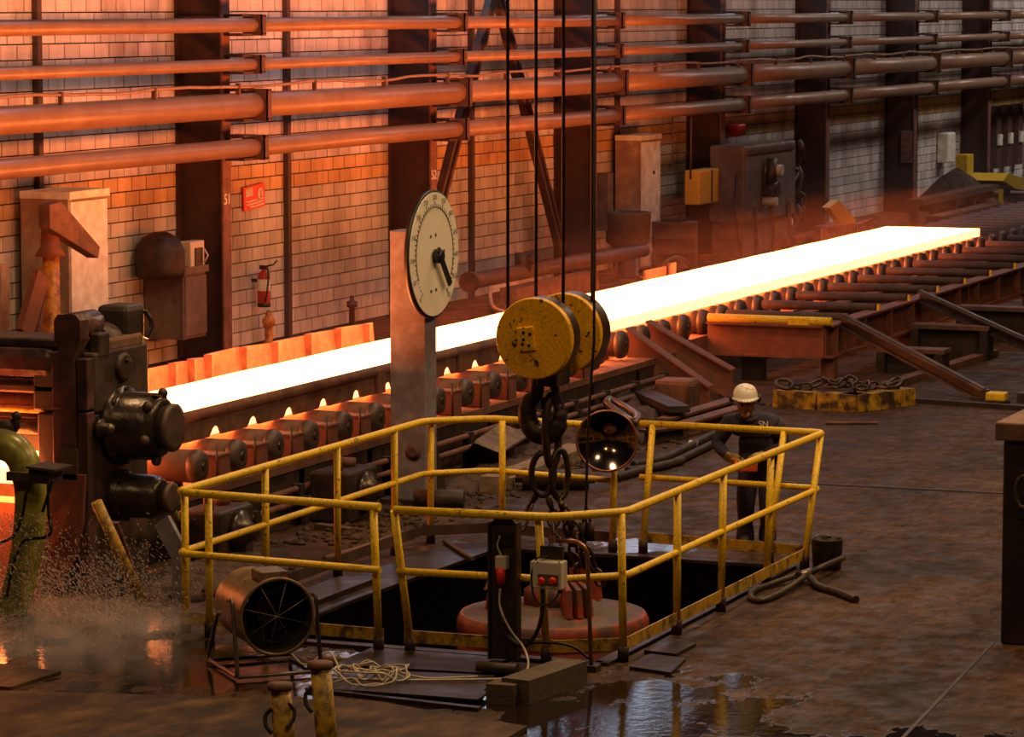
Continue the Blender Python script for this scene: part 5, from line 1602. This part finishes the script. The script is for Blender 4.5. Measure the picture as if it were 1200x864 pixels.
t = thing('rubber_loop', 'folded thick rope loop lying on the scrap behind the mirror', 'rope', (40.2, 14.2, 0.1))
pts = wavy([P(714, 468, z=0.35), P(730, 476, z=0.3), P(746, 487, z=0.25), P(744, 494, z=0.22), P(735, 491, z=0.22), P(722, 482, z=0.27), P(711, 473, z=0.33), P(714, 468, z=0.35)], 5)
MB().tube(pts, 0.05, 8).build('rope_run', 'tube', t)
MB().ball(P(742, 490, z=0.2), 0.09).build('knot', 'dark', t)
for k, (px, py, w_) in enumerate(((768, 488, 46), (772, 480, 40), (778, 474, 36))):
    a, b = P(px - w_ / 2 - 4, py - 12, z=0.06 + 0.1 * k), P(px + w_ / 2, py + 6, z=0.06 + 0.1 * k)
    single('flat_bar', 'dark flat steel bar stacked below the chute beams, %s in the stack' % ['lowest', 'middle', 'topmost'][k], 'bar', MB().beam(a, b, 0.28, 0.08), 'dark', (a + b) / 2, 'stacked flat bars')
t = thing('counterweight', 'rounded brown steel block behind the flat bars', 'block', P(785, 482, z=0))
p = P(762, 484, z=0.0)
MB().box((p.x + 0.1, p.y - 0.5, 0.0), (p.x + 0.55, p.y, 0.42), bev=0.06).build('block', 'rust', t)
MB().box((p.x + 0.05, p.y - 0.56, 0.0), (p.x + 0.12, p.y - 0.5, 0.36)).build('end_plate', 'mill_dark', t)
for k, (a, b) in enumerate((((778, 498), (858, 474)), ((800, 503), (868, 483)), ((756, 512), (800, 506)))):
    A, B = P(a[0], a[1], z=0.09), P(b[0], b[1], z=0.09)
    single('channel_bar', ['long rusty channel bar on the floor left of the worker', 'second rusty bar just behind the worker shoulder', 'short dark bar in front of the long channel bar'][k], 'bar', MB().ibeam(A, B, 0.2, 0.16, 0.03), ['rust', 'rust', 'dark'][k], A)
for k, pts in enumerate(([(735, 552), (780, 545), (815, 530), (845, 515)], [(742, 545), (775, 538), (800, 527), (838, 508)], [(722, 560), (760, 549), (800, 540)])):
    single('floor_hose', ['nearest dark hose lying on the floor behind the mirror', 'farther dark hose on the floor between mirror and worker', 'short dark hose end beside the mirror post'][k], 'hose', MB().tube(wavy([P(x, y, z=0.05) for x, y in pts]), 0.045, 8), 'dark', P(*pts[0], z=0))
single('paper_scrap', 'small white scrap lying on the floor left of the worker', 'scrap', MB().prism([P(806, 523, z=0.02), P(817, 524, z=0.02), P(818, 520, z=0.05), P(808, 519, z=0.05)], (0, 0, 0.03)), 'white', P(812, 523, z=0))
single('leaning_rod', 'thin rusty rod leaning beside the mirror', 'rod', MB().cyl(P(752, 488, z=0.5), P(765, 515, z=0.05), 0.025, n=6), 'rust', P(765, 515, z=0))
single('wooden_stick', 'thin stick lying across the pit edge', 'stick', MB().cyl(P(520, 634, z=0.06), P(554, 655, z=0.06), 0.02, n=6), 'timber', P(535, 645, z=0))
single('steel_strip', 'curved rusty strip lying on the floor inside the left railing', 'strip', MB().tube(wavy([P(380, 655, z=0.03), P(430, 640, z=0.03), P(470, 625, z=0.03)]), 0.03, 6), 'rust', P(430, 640, z=0))
single('dark_plank', 'dark plank lying on the floor inside the left railing', 'plank', MB().beam(P(372, 616, z=0.03), P(412, 622, z=0.03), 0.1, 0.05), 'timber', P(390, 620, z=0))
# heap of scale and rubble along the table foot: lumps
random.seed(5)
m = MB()
for i in range(900):
    x = random.uniform(29.5, 42.5)
    y = 13.9 + random.random() ** 1.5 * -0.9 + random.uniform(0, .45)
    r = random.uniform(0.012, 0.05)
    m.ball((x, y, r * 0.3), (r, r * random.uniform(0.6, 1.1), r * random.uniform(0.4, 0.9)), 6, 4)
for i in range(200):
    x = random.uniform(24.5, 28.8)
    y = random.uniform(13.2, 14.5)
    r = random.uniform(0.012, 0.04)
    m.ball((x, y, r * 0.3), (r, r, r * 0.7), 6, 4)
o = single('scale_rubble', 'loose mill scale and rubble strewn along the foot of the roller table', 'rubble', m, 'rubble', (35, 13.8, 0), kind='stuff')
m = MB()
for (x, y, rx, ry, h) in ((38.5, 14.1, 2.6, 0.55, 0.28), (41.2, 14.6, 1.6, 0.5, 0.3), (34.5, 14.0, 1.6, 0.35, 0.16), (27.6, 14.0, 1.3, 0.45, 0.14)):
    n_ = 22
    vs, fs = [], []
    for j in range(6):
        f = j / 5
        for i in range(n_):
            a = 2 * math.pi * i / n_
            k = (1 - f) * (1 + 0.12 * math.sin(3 * a + j) + 0.08 * math.sin(7 * a))
            vs.append((x + rx * k * math.cos(a), y + ry * k * math.sin(a), h * (1 - (1 - f) ** 2) + random.uniform(-.02, .02) * (j > 0)))
    m.add(vs, m.ring_faces(n_, 6), True)
single('scale_heap', 'low dusty heaps of mill scale between the table and the pit', 'heap', m, 'rubble', (38, 14, 0), kind='stuff')

# ================================================================== GREEN PIPE, LEFT EDGE
t = thing('elbow_pipe', 'wet yellow-green elbow pipe rising from the floor at the left edge', 'pipe', (24.6, 14.1, 0))
Xp = 25.0
pts = [P(10, 742, X=Xp), P(22, 690, X=Xp), P(32, 640, X=Xp), P(36, 590, X=Xp), P(33, 560, X=Xp), P(24, 535, X=Xp), P(6, 522, X=Xp), P(-30, 520, X=Xp)]
pts[0].z = 0.0
MB().tube(wavy(pts, 5), 0.135, 20).build('pipe_bend', 'green_pipe', t)
MB().lathe((pts[0].x, pts[0].y, 0), (0, 0, 1), [(0.24, 0), (0.24, 0.05), (0.16, 0.06)], 20).build('floor_flange', 'dark', t)
t = thing('junction_box', 'grey junction box with looping cables on the green pipe', 'junction box', P(50, 565, X=24.85))
a, b = P(40, 548, X=24.8), P(64, 566, X=24.8)
MB().box((24.7, b.y, b.z), (24.95, a.y, a.z), bev=0.01).build('box', 'dark', t)
MB().box((24.66, b.y - 0.08, a.z), (24.98, a.y + 0.0, a.z + 0.02), Matrix.Rotation(0.06, 3, 'X')).build('lid', 'mill_dark', t)
a, b = P(12, 552, X=24.85), P(42, 564, X=24.85)
MB().box((24.78, b.y, b.z), (24.92, a.y, a.z)).build('mounting_arm', 'mill_dark', t)
for pts in ([(44, 555), (32, 575), (26, 605), (16, 628), (-4, 638)], [(57, 565), (57, 600), (60, 622), (52, 630), (34, 632), (24, 640), (14, 670), (8, 700)], [(62, 562), (55, 585), (50, 600)]):
    MB().tube(wavy([P(x, y, X=24.72) for x, y in pts]), 0.014, 7).build('cable', 'cable_black', t)
t = thing('spray_head', 'dark spray head above the green pipe at the left edge', 'spray head', P(8, 500, X=25.2))
MB().tube([P(-10, 503, X=25.2), P(18, 499, X=25.2)], 0.06, 10).build('manifold', 'dark', t)
MB().ball(P(19, 488, X=25.2), 0.045).cyl(P(19, 488, X=25.2), P(19, 503, X=25.2), 0.03, n=8).build('valve', 'dark', t)
# water spray and drops
random.seed(3)
m = MB()
cnt = 0
while cnt < 9000:
    f = random.random()
    if f < 0.5:
        px, py = random.gauss(90, 60), random.gauss(690, 28)
    elif f < 0.75:
        px, py = random.uniform(0, 210), random.gauss(728, 12)
    else:
        px, py = random.uniform(-5, 60), random.uniform(600, 770)
    if not (-10 < px < 235 and 590 < py < 778):
        continue
    X_ = random.uniform(24.2, 26.3)
    p = P(px, py, X=X_)
    if p.z < 0.01:
        p = P(px, py, z=random.uniform(0.01, 0.06))
    r = random.uniform(0.002, 0.0048)
    d = Vector((0.15, random.uniform(-0.7, -0.2), random.uniform(-0.9, -0.3))).normalized()
    s = d.orthogonal().normalized()
    e = d.cross(s)
    L_ = r * random.uniform(1.5, 5.0)
    m.add([p + d * L_, p + s * r, p + e * r, p - s * r, p - e * r, p - d * L_], [(0, 1, 2), (0, 2, 3), (0, 3, 4), (0, 4, 1), (5, 2, 1), (5, 3, 2), (5, 4, 3), (5, 1, 4)], True)
    cnt += 1
single('water_spray', 'spray of water drops falling beside the mill stand', 'water spray', m, 'drop', (25.4, 13.8, 0), kind='stuff')

# ================================================================== WORKER
FW = Vector((-0.945, -0.327, 0)).normalized()      # the way he faces: towards the camera
SD = Vector((-FW.y, FW.x, 0))                      # his left = right in the picture
if SD.dot(Vector((0.37, -0.93, 0))) < 0:
    SD = -SD
OB = P(887, 640, z=0.0)
OB = Vector((OB.x, OB.y, 0))


def W(s, f, z):
    return OB + SD * s * 1.02 + FW * f + Vector((0, 0, z * 0.962))


t = thing('person', 'worker in navy coveralls and white helmet standing at the railing with a remote control', 'person', OB)


def skin_mesh(joints, bones, root, sub=2):
    me = bpy.data.meshes.new('skin_tmp')
    names = list(joints)
    me.from_pydata([joints[n_][0] - OB for n_ in names], [(names.index(a), names.index(b)) for a, b in bones], [])
    o = bpy.data.objects.new('skin_tmp', me)
    COL.objects.link(o)
    md = o.modifiers.new('skin', 'SKIN')
    md.use_smooth_shade = True
    lay = me.skin_vertices[0].data
    for i, n_ in enumerate(names):
        r = joints[n_][1]
        lay[i].radius = r if isinstance(r, tuple) else (r, r)
        lay[i].use_root = (n_ == root)
    s_ = o.modifiers.new('sub', 'SUBSURF')
    s_.levels = sub
    s_.render_levels = sub
    dg = bpy.context.evaluated_depsgraph_get()
    out = bpy.data.meshes.new_from_object(o.evaluated_get(dg))
    bpy.data.objects.remove(o)
    out.polygons.foreach_set('use_smooth', [True] * len(out.polygons))
    return out


J = {
    'pelvis': (W(0.02, -0.02, 0.84), (0.18, 0.14)), 'waist': (W(0.01, 0.0, 1.0), (0.19, 0.15)), 'chest': (W(-0.04, 0.06, 1.17), (0.21, 0.15)), 'upper': (W(-0.06, 0.10, 1.26), (0.17, 0.12)),
    'neck': (W(-0.10, 0.14, 1.35), 0.062), 'head': (W(-0.12, 0.19, 1.42), (0.082, 0.09)), 'crown': (W(-0.125, 0.20, 1.50), (0.085, 0.095)),
    'hipR': (W(-0.08, 0.0, 0.76), 0.12), 'kneeR': (W(-0.11, 0.05, 0.46), 0.098), 'ankR': (W(-0.11, 0.0, 0.10), 0.065), 'toeR': (W(-0.13, 0.17, 0.045), 0.045),
    'hipL': (W(0.11, 0.0, 0.76), 0.12), 'kneeL': (W(0.10, 0.04, 0.46), 0.098), 'ankL': (W(0.10, -0.02, 0.10), 0.065), 'toeL': (W(0.10, 0.15, 0.045), 0.045),
    'shR': (W(-0.27, 0.07, 1.255), 0.095), 'elR': (W(-0.39, 0.06, 1.03), 0.075), 'wrR': (W(-0.27, 0.27, 0.93), 0.045),
    'shL': (W(0.17, 0.05, 1.255), 0.095), 'elL': (W(0.25, 0.04, 1.02), 0.075), 'wrL': (W(0.02, 0.26, 0.94), 0.045),
}
BN = [('pelvis', 'waist'), ('waist', 'chest'), ('chest', 'upper'), ('upper', 'neck'), ('neck', 'head'), ('head', 'crown'), ('pelvis', 'hipR'), ('hipR', 'kneeR'), ('kneeR', 'ankR'), ('ankR', 'toeR'),
      ('pelvis', 'hipL'), ('hipL', 'kneeL'), ('kneeL', 'ankL'), ('ankL', 'toeL'), ('upper', 'shR'), ('shR', 'elR'), ('elR', 'wrR'), ('upper', 'shL'), ('shL', 'elL'), ('elL', 'wrL')]
me = skin_mesh(J, BN, 'pelvis')
me.materials.clear()
for n_ in ('coverall', 'skin', 'boot'):
    me.materials.append(MT[n_])
hp = J['head'][0] - OB
for pl in me.polygons:
    c_ = pl.center
    if c_.z > hp.z - 0.065 and (Vector((c_.x, c_.y)) - Vector((hp.x, hp.y))).length < 0.125 and c_.z > hp.z - 0.065 + 0.55 * max(0.0, (Vector((c_.x, c_.y)) - Vector((hp.x, hp.y))).length - 0.06):
        pl.material_index = 1
    elif c_.z < 0.10:
        pl.material_index = 2
body = bpy.data.objects.new('body', me)
COL.objects.link(body)
body.parent = t
ROOT[body.name] = OB
# head tilted down: local axes
hc = J['crown'][0] + Vector((0, 0, -0.005))
TILT = Matrix.Rotation(0.42, 3, SD.cross(FW).cross(FW).normalized() if False else SD)
hu = (Vector((0, 0, 1)) + FW * 0.10).normalized()
hf = (FW - hu * FW.dot(hu)).normalized()


def Hd(s, f, u):
    return hc + SD * s + hf * f + hu * u


MB().add([Hd(0, 0.085, -0.03), Hd(-0.016, 0.088, -0.075), Hd(0.016, 0.088, -0.075), Hd(0, 0.115, -0.07), Hd(0, 0.088, -0.085)], [(0, 1, 3), (0, 3, 2), (1, 4, 3), (3, 4, 2)], True).build('nose', 'skin', t)
for s in (-1, 1):
    MB().ball(Hd(s * 0.034, 0.088, -0.035), (0.012, 0.012, 0.008), 8, 6).build('eye', 'boot', t)
    MB().ball(Hd(s * 0.034, 0.09, -0.018), (0.018, 0.018, 0.006), 8, 6).build('eyebrow', 'boot', t)
MB().ball(Hd(0, 0.082, -0.108), (0.012, 0.026, 0.007), 8, 6).build('mouth', 'rust_red', t)
MB().ball(Hd(0, 0.05, -0.13), (0.045, 0.045, 0.035), 12, 8).build('chin', 'skin', t)
# helmet
hat = MB()
n_ = 28
prof = [(1.06, 0.03), (1.05, 0.05), (1.0, 0.08), (0.86, 0.115), (0.6, 0.14), (0.3, 0.153), (0.01, 0.156)]
vs = []
for r, h in prof:
    for i in range(n_):
        a = 2 * math.pi * i / n_
        vs.append(Hd(math.cos(a) * 0.112 * r, math.sin(a) * 0.135 * r, h + 0.005))
hat.add(vs, hat.ring_faces(n_, len(prof)), True)
hat.build('helmet_shell', 'hat', t)
br = MB()
vs = []
for (r, h, fx) in ((1.05, 0.042, 0), (1.18, 0.03, 1), (1.18, 0.022, 1), (1.04, 0.032, 0)):
    for i in range(n_):
        a = 2 * math.pi * i / n_
        ext = 1 + fx * 0.32 * max(0, math.sin(a)) ** 2
        vs.append(Hd(math.cos(a) * 0.112 * r, math.sin(a) * 0.135 * r * ext, h))
br.add(vs, br.ring_faces(n_, 4), True)
br.build('helmet_brim', 'hat', t)
for k in (-0.03, 0.03):
    MB().tube([Hd(k, 0.12 * math.cos(a), 0.025 + 0.128 * math.sin(a)) for a in [math.pi * (0.2 + 0.6 * i / 10) for i in range(11)]], 0.005, 6).build('helmet_rib', 'hat', t)
for s in (-1, 1):
    MB().lathe(Hd(s * 0.115, -0.005, 0.02), SD * s, [(0.038, 0), (0.042, 0.01), (0.036, 0.035), (0.015, 0.04)], 14).build('ear_muff', 'boot', t)
# gloves with five fingers each
for (wr, dirs, nm) in (('wrR', (0.75, 0.55, -0.18), 1), ('wrL', (-0.55, 0.72, -0.10), -1)):
    w0 = J[wr][0]
    d = (SD * dirs[0] + FW * dirs[1] + Vector((0, 0, dirs[2]))).normalized()
    upv = Vector((0, 0, 1))
    sv = d.cross(upv).normalized()
    uv = sv.cross(d).normalized()
    g = MB()
    palm0, palm1 = w0 + d * -0.03, w0 + d * 0.10
    g.tube([palm0, w0 + d * 0.01, w0 + d * 0.05, w0 + d * 0.095, w0 + d * 0.115], [0.05, 0.046, 0.052, 0.05, 0.03], 12)
    gl = g.build('glove', 'glove', t)
    for q in range(4):
        off = sv * (-0.036 + 0.024 * q)
        L_ = (0.062, 0.075, 0.078, 0.07)[q]
        b0 = w0 + d * 0.10 + off + uv * 0.015
        MB().tube(wavy([b0, b0 + d * L_ * 0.5 + uv * -0.002, b0 + d * L_ * 0.78 - uv * 0.03, b0 + d * L_ * 0.7 - uv * 0.065], 3), 0.0115, 7).build('finger', 'glove', gl)
    tb = w0 + d * 0.05 + sv * (0.045 * (1 if nm == -1 else -1)) * -1
    MB().tube(wavy([w0 + d * 0.04, tb, tb + d * 0.045 + uv * 0.01, tb + d * 0.075], 3), 0.013, 7).build('thumb', 'glove_tip', gl)
# trouser cuffs, collar, chest lettering
for a in ('ankR', 'ankL'):
    MB().lathe(J[a][0] + Vector((0, 0, 0.0)), (0, 0, 1), [(0.085, -0.04), (0.088, 0.0), (0.078, 0.1)], 16, False).build('trouser_cuff', 'coverall', t)
MB().tube([J['neck'][0] + SD * 0.09 * math.cos(a) + FW * 0.08 * math.sin(a) + Vector((0, 0, -0.02 - 0.035 * math.sin(a))) for a in [2 * math.pi * i / 16 for i in range(16)]], 0.02, 8, closed=True).build('collar', 'coverall', t)
ch = P(889.5, 490, X=(W(0.02, 0.2, 1.2)).x)
fdir = (FW + Vector((0, 0, 0.45))).normalized()
xdir = SD
ydir = fdir.cross(xdir).normalized()
if ydir.z < 0:
    ydir = -ydir
from mathutils.bvhtree import BVHTree
bv = BVHTree.FromPolygons([q.co.copy() for q in me.vertices], [tuple(p.vertices) for p in me.polygons])
hit = bv.ray_cast(W(0.045, 0.8, 1.255) - OB, -FW)
hp_, hn = (hit[0] + OB, hit[1]) if hit[0] is not None else (W(0.045, 0.22, 1.26), fdir)
hn = (hn + FW * 0.6).normalized()
xdir = (SD - hn * SD.dot(hn)).normalized()
ydir = hn.cross(xdir).normalized()
if ydir.z < 0:
    ydir = -ydir
text_part('SN', 0.08, hp_ + hn * 0.012, xdir, ydir, 'white', t, 'chest_lettering', 0.003)
single_loc = W(-0.12, 0.36, 0.88)
tr = thing('remote_control', 'orange radio remote control held in the worker gloved hands', 'remote control', single_loc)
rx = Matrix((SD, FW, Vector((0, 0, 1)))).transposed()
MB().box(single_loc + Vector((-0.11, -0.06, -0.07)), single_loc + Vector((0.11, 0.06, 0.03)), rx, single_loc, bev=0.015).build('case', 'remote', tr)
for s in (-0.05, 0.05):
    c_ = single_loc + SD * s + Vector((0, 0, 0.03))
    MB().cyl(c_, c_ + Vector((0, 0, 0.04)), 0.008, n=8).build('joystick', 'black', tr)
MB().cyl(single_loc + SD * 0.11 + FW * 0.05, single_loc - SD * 0.11 + FW * 0.05, 0.008, n=8).build('guard_bar', 'cable_white', tr)

# ================================================================== HAZE AND STEAM
def volume(name, col, dens, noise_scale=None, lo=0.45, hi=0.7):
    m = bpy.data.materials.new(name)
    m.use_nodes = True
    nt = m.node_tree
    nt.nodes.clear()
    out = nt.nodes.new('ShaderNodeOutputMaterial')
    v = nt.nodes.new('ShaderNodeVolumeScatter')
    v.inputs['Color'].default_value = tuple(col) + (1,)
    v.inputs['Density'].default_value = dens
    v.inputs['Anisotropy'].default_value = 0.3
    nt.links.new(v.outputs[0], out.inputs['Volume'])
    if noise_scale:
        ge = nt.nodes.new('ShaderNodeNewGeometry')
        n_ = nt.nodes.new('ShaderNodeTexNoise')
        n_.inputs['Scale'].default_value = noise_scale
        n_.inputs['Detail'].default_value = 3
        nt.links.new(ge.outputs['Position'], n_.inputs['Vector'])
        mr = nt.nodes.new('ShaderNodeMapRange')
        mr.inputs[1].default_value = lo
        mr.inputs[2].default_value = hi
        mr.inputs[3].default_value = 0
        mr.inputs[4].default_value = dens
        nt.links.new(n_.outputs['Fac'], mr.inputs[0])
        nt.links.new(mr.outputs[0], v.inputs['Density'])
    MT[name] = m
    return name


volume('bloom_haze', (1, 0.62, 0.5), 0.0022)  # red tint stands in for the bloom and steam glow round the slab
single('hot_haze', 'thin reddish haze standing in for bloom and steam over the glowing slab', 'haze', MB().box((36, 13.0, 0.02), (90, 20.5, 1.9)), 'bloom_haze', (60, 17, 0.02), kind='stuff')

volume('spray_steam', (1, 0.95, 0.92), 1.6, 2.6, 0.42, 0.75)
single('floor_steam', 'low white steam drifting over the wet floor beside the green pipe', 'steam', MB().box((23.2, 12.6, 0.01), (25.3, 15.6, 0.22)), 'spray_steam', (24.2, 14, 0.01), kind='stuff')
